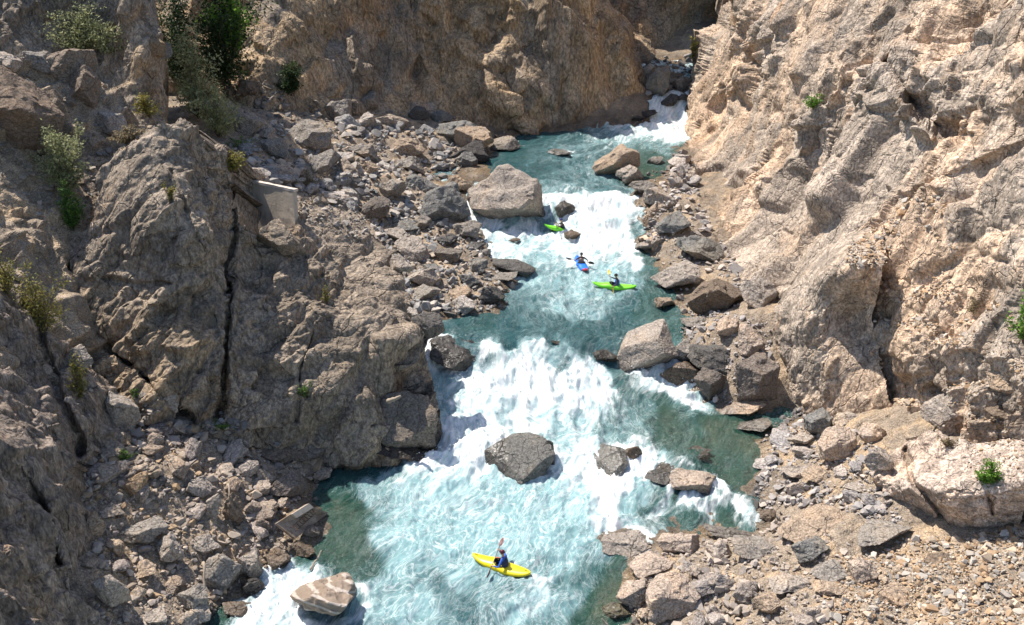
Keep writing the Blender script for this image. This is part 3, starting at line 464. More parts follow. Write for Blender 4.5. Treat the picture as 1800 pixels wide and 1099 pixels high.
uvn = T.n('ShaderNodeUVMap', uv_map='flow'); mp = T.n('ShaderNodeMapping'); T.c(uvn.outputs[0], mp.inputs[0]); mp.inputs['Scale'].default_value = (1, .42, 1)
oc = T.n('ShaderNodeTexCoord').outputs['Object']
st = T.noise(mp.outputs[0], .9, 9, .68, 1.6); st2 = T.noise(mp.outputs[0], 3.2, 7, .7, 1.1); iso = T.noise(oc, 2.2, 8, .72, .6)
nn = T.math('ADD', T.math('MULTIPLY', st, .5), T.math('ADD', T.math('MULTIPLY', st2, .28), T.math('MULTIPLY', iso, .22)))
nE = T.math('MULTIPLY_ADD', T.math('SUBTRACT', nn, .5), 3.0, .5)
fk = T.math('MULTIPLY_ADD', T.math('SUBTRACT', Fo, .5), 1.2, nE); foam = T.ramp(fk, .42, 1.06)
thin = T.math('MULTIPLY', T.ramp(T.noise(mp.outputs[0], 4.0, 7, .75, 1.8), .55, .72), T.math('MULTIPLY_ADD', Ae, .45, .06))
foam = T.math('MAXIMUM', foam, thin)
vn = T.math('ABSOLUTE', T.math('SUBTRACT', T.noise(mp.outputs[0], 1.25, 7, .62, 1.6), .5)); vn2 = T.math('ABSOLUTE', T.math('SUBTRACT', T.noise(mp.outputs[0], 2.9, 6, .62, 1.2), .5))
vein = T.math('MAXIMUM', T.math('SUBTRACT', 1.0, T.ramp(vn, .0, .035)), T.math('MULTIPLY', T.math('SUBTRACT', 1.0, T.ramp(vn2, .0, .04)), .6))
foam = T.math('MAXIMUM', foam, T.math('MULTIPLY', vein, T.math('MULTIPLY_ADD', Ae, .52, .02)))
an = T.math('MULTIPLY_ADD', T.math('SUBTRACT', T.noise(mp.outputs[0], .55, 7, .65, 1.5), .5), 1.5, Ae)
deep = T.mix(T.noise(oc, .6, 4), (.006, .042, .052), (.018, .085, .095))
c = T.mix(T.ramp(an, .05, 1.12), deep, (.26, .45, .48))
gcol = T.mix(T.noise(oc, .9, 5, .65, .5), (.012, .085, .07), (.055, .135, .085)); c = T.mix(Gr, c, gcol)
c = T.mix(foam, c, T.mix(T.ramp(T.noise(mp.outputs[0], 1.6, 9, .75, 1.2), .40, .58), (.43, .53, .55), (.84, .85, .85)))  # grey-blue mottling paints soft shading into the white foam colour
rough = T.math('ADD', .10, T.math('MULTIPLY', foam, .7))
h = T.math('ADD', T.math('MULTIPLY', st2, 1.2), T.math('MULTIPLY', T.noise(oc, 5, 7, .75, .8), 1.0))
nb = T.bump(h, .8, .12); nb.node.inputs['Strength'].default_value = .8; T.c(T.math('MULTIPLY_ADD', foam, -.62, .85), nb.node.inputs['Strength']); nb = T.bump(T.noise(mp.outputs[0], 9, 5, .7, .6), .5, .03, nb)
b = T.n('ShaderNodeBsdfPrincipled'); T.c(c, b.inputs['Base Color']); T.c(rough, b.inputs['Roughness']); T.c(nb, b.inputs['Normal']); b.inputs['IOR'].default_value = 1.33; b.inputs['Specular IOR Level'].default_value = .5
al = T.math('SUBTRACT', 1.0, T.math('MULTIPLY', T.math('MULTIPLY', Gr, T.math('SUBTRACT', 1.0, foam)), .5)); T.c(al, b.inputs['Alpha'])
M['water'] = T.done(b.outputs[0])
tag(link('river_water', me, M['water']), kind='structure')

# spray: droplets and torn foam flicked up over the drops
sel = np.where((A2[:, 0] > .78) & (V2[:, 1] < 100))[0]; slope = np.abs(np.gradient(wz(np.linspace(20, 110, 900)), np.linspace(20, 110, 900))); sw = np.interp(V2[sel, 1], np.linspace(20, 110, 900), slope)+.02
pk = rng.choice(sel, 7000, p=sw/sw.sum()); pc = V2[pk]+np.c_[rng.normal(0, .12, (7000, 2)), np.abs(rng.normal(0, .16, 7000))]; tet = np.array([(1, 1, 1), (1, -1, -1), (-1, 1, -1), (-1, -1, 1)])*.6
sz = .012+.035*rng.random((7000, 1, 1))**3; Vt = (pc[:, None]+(tet[None]+rng.normal(0, .3, (7000, 4, 3)))*sz).reshape(-1, 3); b4 = np.arange(7000)[:, None]*4
Ft = np.concatenate([b4+np.array(t) for t in ((0, 1, 2), (0, 3, 1), (0, 2, 3), (1, 3, 2))])
T = NT('white_spray'); M['spray'] = T.done(T.bsdf((.85, .87, .87), .5)); tag(link('spray', npmesh('spray', Vt, Ft, False), M['spray']), 'white spray thrown up over the rapids', 'spray', kind='stuff')
# ------------------------------------------------------------------ boulders
_ico = {}
def ico(n):
    if n not in _ico:
        bm = bmesh.new(); bmesh.ops.create_icosphere(bm, subdivisions=n, radius=1); V = np.array([v.co[:] for v in bm.verts]); F = np.array([[v.index for v in f.verts] for f in bm.faces]); bm.free(); _ico[n] = (V, F)
    return _ico[n]
def rock_verts(seed, sub, dims, npl=13, p=26, rough=1.0):
    r = np.random.default_rng(seed); D, Fc = ico(sub)
    k = np.arange(npl)+.5; ph = np.arccos(1-2*k/npl); th = np.pi*(1+5**.5)*k
    N = np.stack([np.cos(th)*np.sin(ph), np.sin(th)*np.sin(ph), np.cos(ph)], -1)+r.normal(0, .30, (npl, 3)); N /= np.linalg.norm(N, axis=1, keepdims=True)
    hh = r.uniform(.55, 1.0, npl)
    q = np.maximum(D@N.T, 0)/hh; rad = (q**p).sum(1)**(-1/p); rad = np.minimum(rad, 1.35)
    V = D*rad[:, None]; mx = np.abs(V).max(0); V = V/mx
    V = V*np.array(dims)/2
    s = float(np.mean(dims)); n = D
    off = r.uniform(-50, 50, 3)
    d = rough*(s*.055*facets(V+off, s*.33, seed % 97+1, sharp=20)[0]+s*.022*facets(V+off, s*.12, seed % 89+2, sharp=20)[0]+s*.018*fbm((V+off)*4/s, seed, 4))
    return V+n*d[:, None], Fc
def rock_mesh(name, seed, sub, dims, **k):
    V, Fc = rock_verts(seed, sub, dims, **k); bl = vnoise(V*1.7/max(dims)*2, seed)*.5+.5
    return V, Fc, {'blk': np.stack([bl, vnoise(V*3/max(dims), seed+3)*.5+.5, np.full(len(V), .5)], -1)}
def rotm(rx, ry, rz): return np.array((Matrix.Rotation(rz, 3, 'Z')@Matrix.Rotation(ry, 3, 'Y')@Matrix.Rotation(rx, 3, 'X')))
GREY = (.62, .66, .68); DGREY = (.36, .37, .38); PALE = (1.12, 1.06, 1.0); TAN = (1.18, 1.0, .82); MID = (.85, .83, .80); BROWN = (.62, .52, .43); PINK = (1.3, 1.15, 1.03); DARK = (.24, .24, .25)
# px, py = centre in the photograph, w, h = apparent size; tint; label; seed; extra
BO = [
 (890, 346, 146, 104, PALE, 'largest pale boulder, standing at the edge of the upper rapid', 11), (776, 356, 108, 74, GREY, 'big blue-grey boulder just left of the largest pale boulder', 12),
 (1080, 286, 92, 58, TAN, 'big tan boulder with a dark front in the upper river near the right bank', 13), (1108, 306, 44, 42, PALE, 'small pale boulder leaning against the big tan boulder in the upper river', 14),
 (831, 246, 72, 50, TAN, 'boulder with a sunlit tan top and dark face below the ochre cliff', 15), (826, 268, 66, 36, DARK, 'dark shaded boulder under the one with the sunlit tan top', 16), (802, 228, 82, 50, GREY, 'grey shaded boulder at the foot of the ochre cliff', 17), (888, 254, 58, 26, MID, 'flat grey boulder lying in the water below the ochre cliff', 18),  # second entry's dark tint paints the shaded lower face of the first
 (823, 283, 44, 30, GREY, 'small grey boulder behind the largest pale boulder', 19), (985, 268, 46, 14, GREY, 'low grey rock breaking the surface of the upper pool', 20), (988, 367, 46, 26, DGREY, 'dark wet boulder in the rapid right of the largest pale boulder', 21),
 (806, 325, 46, 32, TAN, 'tan boulder wedged between the blue-grey and the largest pale boulder', 22),
 (901, 470, 78, 38, DGREY, 'smooth dark grey boulder reaching into the water left of the kayakers', 23), (866, 520, 52, 38, DGREY, 'blocky dark boulder on the lower corner of the left gravel bar', 24), (755, 575, 64, 46, DGREY, 'dark grey boulder beside the buttress above the middle rapid', 25), (880, 487, 60, 18, MID, 'low flat stone behind the smooth dark grey boulder', 26), (840, 470, 40, 30, GREY, 'rounded grey boulder left of the smooth dark grey boulder', 27),
 (1131, 614, 128, 86, PALE, 'long pale boulder sloping up to the right beside the middle rapid', 28), (1200, 620, 50, 54, MID, 'tall narrow boulder touching the right end of the long pale boulder', 29),
 (908, 806, 134, 74, (.52, .55, .56), 'large grey wedge boulder in the middle of the lower rapid', 30), (962, 800, 34, 44, DGREY, 'dark sliver of rock on the right side of the grey wedge boulder', 31), (1113, 797, 34, 30, BROWN, 'small brown rock poking through the pouring water right of the grey wedge boulder', 32),
 (1222, 842, 92, 52, PINK, 'pale square slab boulder in the water by the right bank', 33), (1165, 840, 60, 34, DGREY, 'low wet rock just left of the pale square slab boulder', 34),
 (578, 1050, 126, 104, MID, 'rounded boulder banded with pale stripes at the bottom of the photo', 35), (723, 742, 116, 118, (.62, .58, .54), 'big dark block standing in the water under the buttress', 36), (700, 788, 110, 40, (.3, .27, .25), 'low brown wet ledge rock at the waterline under the buttress', 37),
 (1160, 148, 46, 66, GREY, 'tall grey boulder in the gap at the head of the river', 38), (1178, 178, 36, 22, DGREY, 'dark wet rock in front of the tall boulder in the gap', 39), (1145, 198, 40, 16, DARK, 'low black rock at the foot of the ochre cliff corner', 40), (1140, 128, 40, 26, PALE, 'pale rock behind the tall boulder in the gap', 41), (1196, 150, 26, 24, MID, 'small grey block right of the tall boulder in the gap', 42), (1198, 172, 30, 14, DGREY, 'small wet stone in the white water of the gap', 43), (1120, 208, 30, 12, DARK, 'black stone in the white water below the ochre cliff corner', 44),
 (1196, 488, 92, 58, PALE, 'flat pale slab on the right bank level with the nearest green kayak', 45), (1168, 532, 40, 24, TAN, 'small tan rock in the water below the flat pale slab', 46), (1262, 520, 96, 72, BROWN, 'dark brown boulder on the right bank behind the shallows', 47), (1330, 515, 90, 60, PALE, 'pale ledge boulder right of the dark brown boulder', 48),
 (1278, 577, 46, 42, PINK, 'pinkish square boulder at the top of the right bank heap', 49), (1318, 600, 60, 50, PINK, 'pinkish boulder against the foot of the overhanging outcrop', 50), (1252, 632, 96, 58, DGREY, 'wide dark grey boulder right of the long pale boulder', 51), (1254, 670, 62, 64, (.5, .47, .45), 'dark upright boulder standing at the small side chute', 52), (1335, 668, 84, 80, (.66, .60, .56), 'large brown boulder at the foot of the overhanging outcrop', 53), (1306, 715, 92, 38, PINK, 'long low pinkish slab above the clear green pool', 54), (1326, 748, 70, 34, MID, 'leaning slab at the edge of the clear green pool', 55), (1205, 655, 90, 50, (.6, .5, .42), 'wet brown boulder with water pouring round it', 56), (1222, 566, 50, 22, MID, 'low grey stone in the shallows above the long pale boulder', 57),
 (1110, 322, 0, 0, None, None, 0),
 (1145, 993, 88, 52, PINK, 'pale rounded block at the lower right waterline', 58), (1193, 955, 78, 52, PINK, 'pale brown block behind the rounded block at the lower right waterline', 59), (1100, 955, 88, 40, PALE, 'half-sunk pale rock in the shallows at the lower right', 60), (1122, 1040, 66, 54, PINK, 'left one of two big cracked blocks on the lower right shore', 61), (1182, 1050, 96, 74, PINK, 'larger right one of two big cracked blocks on the lower right shore', 62), (1288, 938, 100, 22, MID, 'thin grey slab rock above the jumble on the lower right', 63),
 (1330, 965, 90, 50, MID, 'grey boulder in the jumble below the side stream', 64), (1440, 925, 140, 62, TAN, 'broad smooth tan slab sunk in the right talus', 65), (1545, 935, 110, 60, MID, 'grey weathered slab between the tan slab and the overhung block', 66), (1425, 968, 66, 48, GREY, 'greenish grey block below the broad smooth tan slab', 67), (1455, 1005, 72, 44, MID, 'square grey block in the middle of the right talus', 68), (1380, 1028, 84, 46, PALE, 'flat pale oblong block in the right talus', 69), (1520, 1005, 54, 48, PINK, 'pale rounded boulder beside the square grey block', 70), (1350, 1062, 56, 44, TAN, 'rusty tan boulder near the bottom of the right talus', 71), (1460, 1035, 80, 40, TAN, 'low tan boulder below the square grey block', 72), (1570, 1045, 70, 40, TAN, 'rust-coloured angular stone in the lower gravel slope', 73), (1655, 990, 60, 30, BROWN, 'brown slab on the gravel below the overhung block', 74),
 (1470, 785, 60, 64, PINK, 'upright pinkish boulder at the foot of the right cliff', 75), (1440, 745, 52, 54, GREY, 'rounded grey boulder under the overhanging outcrop', 76), (1535, 760, 50, 46, PINK, 'pale block at the base of the right cliff, right of the upright boulder', 77), (1490, 735, 60, 34, PALE, 'pale boulder on top of the heap under the overhanging outcrop', 78), (1545, 810, 50, 50, PALE, 'pale boulder against the left end of the overhung block', 79), (1410, 700+70, 52, 26, PALE, 'flat stone on the cobbles by the clear green pool', 80), (1395, 830, 60, 26, PALE, 'flat pale slab on the cobbles right of the side stream', 81), (1440, 835, 56, 34, TAN, 'flat tan-edged slab right of the pale slab by the side stream', 82), (1510, 858, 50, 26, PALE, 'flat pinkish slab leaning toward the overhung block', 83), (1668, 722, 92, 72, PALE, 'large tan boulder perched on the ledge of the right cliff', 84), (1770, 668, 74, 44, TAN, 'overhanging tan slab on the right cliff ledge near the frame edge', 85), (1765, 722, 70, 34, BROWN, 'rust-brown boulder lying on gravel near the right frame edge', 86), (1350, 905, 40, 26, BROWN, 'brown stone at the mouth of the side stream', 87), (1330, 900, 0, 0, None, None, 0),
 (1150, 430, 0, 0, None, None, 0), (1225, 440, 90, 50, GREY, 'grey water-worn boulder at the foot of the right cliff', 88), (1130, 330, 50, 28, MID, 'grey stone on the right bank above the upper rapid', 89), (1155, 350, 60, 36, PALE, 'pale stone on the right bank beside the upper rapid', 90), (1140, 428, 60, 30, PALE, 'rough pale rock reaching into the rapid from the right bank', 91), (1150, 283, 36, 16, MID, 'small stone at the edge of the green side pool', 92), (1185, 395, 70, 40, GREY, 'dark-creased boulder on the right bank above the kayakers', 93),
 (385, 1003, 78, 70, MID, 'big flat-topped grey boulder at the lower left by the chute', 94), (443, 996, 44, 50, PALE, 'leaning pale boulder right of the big flat-topped grey boulder', 95), (487, 980, 50, 42, BROWN, 'dark brown boulder at the head of the chute', 96), (296, 968, 60, 56, PALE, 'upright wedge boulder left of the big flat-topped grey boulder', 97), (360, 955, 58, 40, PALE, 'pale rounded boulder above the big flat-topped grey boulder', 98), (250, 930, 94, 56, MID, 'wide brown-grey slab in the left talus', 99), (508, 856, 66, 52, (.6, .55, .52), 'dark rectangular boulder on the left shore below the buttress', 100), (411, 898, 44, 62, BROWN, 'dark upright slab in the left talus', 101), (374, 895, 26, 52, PALE, 'narrow pale upright stone beside the dark upright slab', 102), (347, 855, 48, 36, PALE, 'rounded grey stone in the upper left talus', 103), (195, 1040, 52, 72, PALE, 'tall pale boulder next to the near left cliff', 104), (345, 1052, 56, 66, MID, 'grey boulder leaning over the white chute', 105), (340, 1088, 60, 44, PALE, 'pale boulder at the bottom edge left of the chute', 106), (252, 1005, 46, 30, TAN, 'tan block above the pale boulders at the lower left', 107), (200, 963, 42, 32, TAN, 'ochre block beside the near left cliff', 108), (265, 1085, 64, 34, PALE, 'pale boulder on the bottom edge of the left talus', 109), (168, 925, 34, 50, TAN, 'ochre wedge touching the dark base of the near left cliff', 110), (190, 898, 60, 30, PALE, 'flat pale slab at the top of the left talus', 111), (520, 940, 0, 0, None, None, 0), (535, 968, 44, 34, BROWN, 'wet brown stone at the lip of the chute', 112), (445, 1030, 38, 34, DARK, 'black wet stone inside the chute', 113), (420, 1070, 60, 26, BROWN, 'submerged brown rock beside the chute', 114),
 (495, 785, 120, 62, (.58, .5, .43), 'wide brown block at the foot of the buttress', 115), (550, 790, 58, 44, (.62, .57, .52), 'grey brown block right of the wide brown block at the foot of the buttress', 116), (210, 725, 62, 84, PALE, 'tall pale spike of rock beside the near left cliff', 117), (138, 635, 58, 52, MID, 'square block on the ledge of the near left cliff', 118), (300, 708, 38, 34, PALE, 'rounded pale stone under the buttress', 119),
 (30, 200, 130, 190, (.62, .52, .44), 'huge brown boulder cut by the left edge of the frame', 120), (125, 108, 84, 74, (.78, .66, .55), 'angular brown block on the upper left slope', 121), (150, 155, 78, 76, (.74, .62, .52), 'brown block wedged below the angular one on the upper left slope', 122), (48, 168, 44, 50, GREY, 'grey slab leaning on the huge brown boulder', 123), (92, 190, 56, 76, (.72, .64, .56), 'rounded brown slab in front of the blocks on the upper left slope', 124), (60, 105, 60, 46, MID, 'grey boulder at the top of the upper left slope', 125), (190, 215, 66, 54, PALE, 'pale cracked boulder behind the top of the buttress', 126), (272, 85, 36, 34, (.75, .6, .42), 'ochre block stuck on the tall rock column at upper left', 127), (292, 92, 28, 30, GREY, 'round grey stone beside the tall rock column', 128), (200, 335, 0, 0, None, None, 0), (12, 110, 50, 40, PALE, 'pale rock at the left edge above the huge brown boulder', 129),
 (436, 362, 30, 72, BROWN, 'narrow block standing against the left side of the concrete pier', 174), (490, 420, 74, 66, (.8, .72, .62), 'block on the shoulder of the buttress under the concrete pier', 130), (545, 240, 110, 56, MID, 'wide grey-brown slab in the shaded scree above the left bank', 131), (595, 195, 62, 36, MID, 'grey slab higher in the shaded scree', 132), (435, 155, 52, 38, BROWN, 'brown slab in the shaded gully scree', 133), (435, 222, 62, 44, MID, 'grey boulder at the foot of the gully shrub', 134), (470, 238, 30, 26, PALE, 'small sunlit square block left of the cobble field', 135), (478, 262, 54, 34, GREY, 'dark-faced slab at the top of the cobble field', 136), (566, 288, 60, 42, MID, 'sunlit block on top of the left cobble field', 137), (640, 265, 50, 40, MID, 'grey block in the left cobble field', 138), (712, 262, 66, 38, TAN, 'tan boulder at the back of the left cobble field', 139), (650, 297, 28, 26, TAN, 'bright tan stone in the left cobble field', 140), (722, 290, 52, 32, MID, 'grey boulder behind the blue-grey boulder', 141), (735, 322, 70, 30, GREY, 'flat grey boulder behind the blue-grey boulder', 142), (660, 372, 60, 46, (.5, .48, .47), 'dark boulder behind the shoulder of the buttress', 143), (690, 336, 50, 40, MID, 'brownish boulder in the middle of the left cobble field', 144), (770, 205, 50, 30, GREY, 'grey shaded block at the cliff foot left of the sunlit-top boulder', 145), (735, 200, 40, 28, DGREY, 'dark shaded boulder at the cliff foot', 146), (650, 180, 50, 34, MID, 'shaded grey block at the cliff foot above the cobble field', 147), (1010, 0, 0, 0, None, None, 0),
 (820, 403, 54, 34, MID, 'rounded grey-brown boulder at the inner edge of the left gravel bar', 148), (786, 420, 38, 26, DGREY, 'dark boulder left of the rounded grey-brown boulder', 149), (790, 450, 50, 34, (.6, .57, .54), 'brown-grey boulder in the middle of the left gravel bar', 150), (725, 440, 64, 44, PALE, 'pale flat boulder on the left gravel bar beside the buttress', 151), (700, 414, 52, 34, PALE, 'pale boulder behind the edge of the buttress', 152), (712, 398, 54, 24, GREY, 'grey flat boulder behind the pale boulder at the buttress edge', 153), (754, 488, 72, 40, PALE, 'large pale slab in the middle of the left gravel bar', 154), (825, 492, 44, 26, GREY, 'flat grey stone near the lower corner of the left gravel bar', 155), (806, 517, 46, 26, TAN, 'tan stone on the lower left gravel bar', 156), (748, 515, 60, 30, MID, 'grey cobbly block on the lower left gravel bar', 157), (743, 392, 34, 28, MID, 'grey round boulder below the blue-grey boulder', 158), (835, 432, 38, 14, DGREY, 'low dark stone at the waterline of the left gravel bar', 159), (905, 421, 28, 10, BROWN, 'small brown rock awash in the rapid', 160), (1003, 415, 36, 18, BROWN, 'brown rock awash behind the farther kayaks', 161), (760, 470, 38, 20, GREY, 'small flat grey stone on the left gravel bar', 162), (700, 465, 50, 34, PALE, 'pale stone hard against the buttress edge', 163),
 (800, 622, 104, 60, DGREY, 'dark wet hump of rock under thin sliding water left of the middle rapid', 166), (1072, 622, 90, 40, (.3, .29, .27), 'black glistening rock left of the long pale boulder', 167), (1000, 607, 70, 22, (.3, .3, .28), 'dark ledge rock awash at the centre lip of the middle rapid', 168), (1066, 806, 104, 54, (.8, .84, .84), 'washed-over grey boulder just left of the small brown rock', 170), (1200, 805, 110, 34, (.45, .45, .42), 'long wet rock behind the pale square slab boulder', 171), (1170, 822, 60, 26, (.4, .4, .38), 'low glistening rock in the fast water left of the pale square slab boulder', 172), (925, 612, 54, 16, (.35, .35, .33), 'small dark rock awash left of the centre ledge rock', 173),
 (878, 632, 44, 14, BROWN, 'brown rock awash at the lip of the middle rapid', 164), (1405, 900, 0, 0, None, None, 0), (1085, 1075, 60, 30, (.55, .58, .5), 'sunken greenish rock at the bottom right shore', 165), (1170, 545, 0, 0, None, None, 0),
]
BO = [b for b in BO if b[2] > 0]
def surf_hit(px, py):
    """first surface met by the ray: ground, water or cliffs (from the built vertices)"""
    p, t = hit(px, py, fn=lambda X, Y: np.maximum(gz(X, Y), wz(Y)))
    best = t
    for k, (V, N) in PJ.items():
        if k == 'ground': continue
        a, b, d = V
        m = (np.abs(a-px) < 4) & (np.abs(b-py) < 4)
        if m.any(): best = min(best, float(np.median(d[m])))
    dx, dy, dz = [float(v) for v in ray(px, py)]
    return np.array([dx*best, dy*best, CAMZ+dz*best]), best
PJ = {}
for k, (V, N) in SURF.items(): PJ[k] = (proj(V), N)
blockers = []     # (px,py,rx,ry,depth) of the placed boulders
cat_b = 'boulder'
for bi, (px, py, w_, h_, tint, lab, sd) in enumerate(BO):
    P0, t = surf_hit(px, py+h_*.36)
    s = t/FPX; W = w_*s*1.05; phi = PITCH+math.atan((py-549.5)/FPX)
    Dp = min(.85*W, .95*h_*s/math.sin(phi)); Hh = math.sqrt(max((h_*s)**2-(Dp*math.sin(phi))**2, (.35*h_*s)**2))/math.cos(phi)*1.05
    # centre: on the ray through the middle, pushed back by half its depth
    dx, dy, dz = [float(v) for v in ray(px, py)]; cdist = (P0[1]+Dp*.22)/dy
    c = Vector((dx*cdist, dy*cdist, CAMZ+dz*cdist))
    if sd == 35: Dp = .98*h_*s/math.sin(phi); Hh = .42*W
    big = w_ > 60; sub = 5 if w_ > 34 else 4
    V, Fc, at = rock_mesh('boulder', sd*7+1, sub, (W, Dp, Hh), npl=9+sd % 5, p=70 if sd not in (23, 35, 148, 27) else (9 if sd == 35 else 14), rough=1.5 if sd == 35 else (.45 if sd in (30, 170, 23, 28) else 1.0))
    Rm = rotm((sd*37 % 11-5)*.035, (sd*53 % 13-6)*.04, (sd*29 % 17-8)*.04)
    if sd in (28,): Rm = rotm(0, -.42, 0)@Rm
    if sd == 35: Rm = rotm(-.15, .1, .3)
    V = V@Rm.T; Vw_ = V+np.array(c); at['wet'] = np.stack([wetness(Vw_)]*3, -1) if py > 120 and (sd < 66 or 86 < sd < 97 or sd > 111) and not (117 <= sd <= 147) else np.zeros((len(V), 3))
    if 58 <= sd <= 62: at['wet'] = at['wet']*.4
    if sd == 30: at['wet'] = np.clip(np.stack([.5-(V[:, 0]+.12*W+.5*vnoise(V*.9, 3))*2.2]*3, -1), 0, 1)
    if sd in (21, 31, 32, 34, 37, 39, 43, 44, 56, 112, 113, 114, 159, 164) or sd >= 166: at['wet'] = np.clip(np.stack([.75+.5*vnoise(V*2.5, 3)]*3, -1), 0, 1)
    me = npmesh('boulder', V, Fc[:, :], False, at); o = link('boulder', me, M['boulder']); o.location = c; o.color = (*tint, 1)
    if sd == 35: me.materials.clear(); me.materials.append(None); STRIPED = o
    tag(o, lab, cat_b); blockers.append((px, py, w_*.5, h_*.5, t))
# pale-striped boulder gets its own banded stone
T = NT('banded_rock'); co = T.n('ShaderNodeTexCoord').outputs['Object']; wv = T.n('ShaderNodeTexWave', wave_type='BANDS', bands_direction='Z'); mp = T.n('ShaderNodeMapping'); T.c(co, mp.inputs[0]); mp.inputs['Rotation'].default_value = (.5, -.25, 0); T.c(mp.outputs[0], wv.inputs[0]); wv.inputs['Scale'].default_value = .95; wv.inputs['Distortion'].default_value = 1.6; wv.inputs['Detail'].default_value = 3; wv.inputs['Detail Scale'].default_value = .6
n = T.noise(co, 2.5, 6, .7); c = T.mix(n, (.17, .13, .10), (.30, .235, .18)); c = T.mix(T.math('MULTIPLY', T.ramp(wv.outputs[1], .74, .95), .75), c, (.50, .44, .39)); STRIPED.data.materials[0] = T.done(T.bsdf(c, .6, T.bump(T.math('ADD', n, T.math('MULTIPLY', wv.outputs[1], .5)), .8, .1)))
# ------------------------------------------------------------------ rubble: zones in which stones are strewn
# (name, polygon, n, smallest, largest (photo px), palette, surfaces, min up-normal)
LG = [(.44, .38, .33), (.36, .31, .28), (.46, .38, .30), (.50, .42, .35), (.38, .31, .25), (.46, .33, .21)]
BAR = [(.40, .385, .365), (.31, .305, .30), (.46, .42, .38), (.52, .47, .42), (.27, .265, .26), (.47, .39, .31)]
RT = [(.56, .44, .32), (.60, .48, .36), (.54, .38, .24), (.48, .44, .39), (.58, .52, .45), (.46, .31, .19)]
RW = [(.52, .47, .43), (.46, .43, .41), (.40, .37, .35), (.56, .49, .43), (.36, .33, .31)]
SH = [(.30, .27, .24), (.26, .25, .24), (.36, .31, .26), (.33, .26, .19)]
ZONES = [
 ('in the left talus under the buttress', [(180, 770), (300, 715), (430, 740), (560, 790), (600, 815), (550, 870), (575, 905), (545, 950), (470, 1000), (400, 1050), (350, 1110), (330, 1180), (150, 1180), (160, 1000), (150, 900), (120, 830)], 3400, 6, 50, LG, ['ground'], 0, 0),
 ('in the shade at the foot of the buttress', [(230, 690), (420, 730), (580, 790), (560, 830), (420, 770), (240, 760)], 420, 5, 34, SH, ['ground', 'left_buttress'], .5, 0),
 ('in the left cobble field above the bar', [(420, 215), (560, 220), (700, 215), (790, 250), (830, 290), (770, 320), (740, 380), (660, 400), (560, 345), (450, 320)], 1500, 9, 64, BAR, ['ground'], 0, 0),
 ('on the left gravel bar', [(640, 370), (740, 350), (830, 380), (850, 420), (860, 450), (900, 500), (895, 540), (830, 552), (760, 572), (720, 600), (700, 480)], 1300, 8, 56, BAR, ['ground'], 0, 0),
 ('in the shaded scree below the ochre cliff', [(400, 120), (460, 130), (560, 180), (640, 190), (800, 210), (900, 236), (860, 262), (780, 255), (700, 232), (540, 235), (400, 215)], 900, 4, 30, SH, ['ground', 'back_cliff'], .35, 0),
 ('on the cobble shore by the clear green pool', [(1330, 760), (1400, 720), (1480, 740), (1560, 790), (1550, 850), (1600, 940), (1480, 900), (1390, 890), (1330, 910), (1320, 870), (1350, 800)], 1200, 6, 44, RW, ['ground', 'right_cliff'], 0, 0),
 ('in the boulder heap at the foot of the outcrop', [(1195, 540), (1240, 540), (1350, 570), (1375, 690), (1300, 720), (1235, 690), (1200, 600)], 420, 6, 40, RW, ['ground'], 0, 0),
 ('on the right bank below the cliff', [(1110, 320), (1180, 285), (1200, 320), (1190, 360), (1240, 440), (1330, 520), (1250, 560), (1190, 530), (1150, 450), (1120, 420), (1130, 380)], 420, 5, 34, RW, ['ground', 'right_cliff'], .3, 0),
 ('in the jumble on the lower right shore', [(1110, 960), (1230, 935), (1330, 925), (1400, 880), (1480, 920), (1500, 1000), (1420, 1180), (1120, 1180), (1090, 1060), (1110, 1000)], 1100, 8, 60, [(.50, .43, .37), (.44, .39, .35), (.54, .46, .38), (.36, .31, .27)], ['ground'], 0, 0),
 ('on the tan gravel slope at the lower right', [(1400, 1180), (1480, 990), (1560, 950), (1700, 940), (1960, 900), (1960, 1180)], 6500, 4, 26, RT, ['ground'], 0, 0),
 ('on the gravel ledges of the right cliff', [(1490, 440), (1620, 330), (1700, 380), (1720, 520), (1820, 540), (1830, 760), (1700, 760), (1640, 770), (1560, 680), (1500, 560)], 2200, 3, 18, RT, ['right_cliff', 'prow_outcrop'], .60, .3),
 ('on the rock shelf beside the upper river', [(1180, 265), (1205, 265), (1250, 400), (1330, 520), (1230, 480), (1130, 420), (1150, 350)], 800, 6, 44, RW, ['ground', 'right_cliff'], .25, 0),
 ('on top of the overhung block', [(1680, 730), (1830, 740), (1830, 850), (1700, 850), (1700, 790)], 500, 3, 14, RT, ['lower_block', 'ground', 'right_cliff'], .7, 0),
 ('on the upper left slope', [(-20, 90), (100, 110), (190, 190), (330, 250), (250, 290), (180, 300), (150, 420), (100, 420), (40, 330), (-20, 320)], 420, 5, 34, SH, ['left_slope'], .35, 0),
 ('in the gap at the head of the river', [(1110, 100), (1230, 100), (1220, 150), (1180, 165), (1130, 200), (1140, 150)], 130, 5, 24, [(.40, .37, .34), (.30, .28, .27), (.22, .21, .21)], ['ground'], 0, 0),
 ('on top of the buttress', [(400, 250), (470, 290), (600, 330), (700, 430), (600, 420), (520, 380), (430, 300)], 240, 4, 18, [(.44, .39, .34), (.36, .33, .30)], ['left_buttress', 'ground'], .5, 0),
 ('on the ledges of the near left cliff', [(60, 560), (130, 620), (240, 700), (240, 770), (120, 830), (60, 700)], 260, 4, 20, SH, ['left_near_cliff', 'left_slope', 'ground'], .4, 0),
]
protos = []
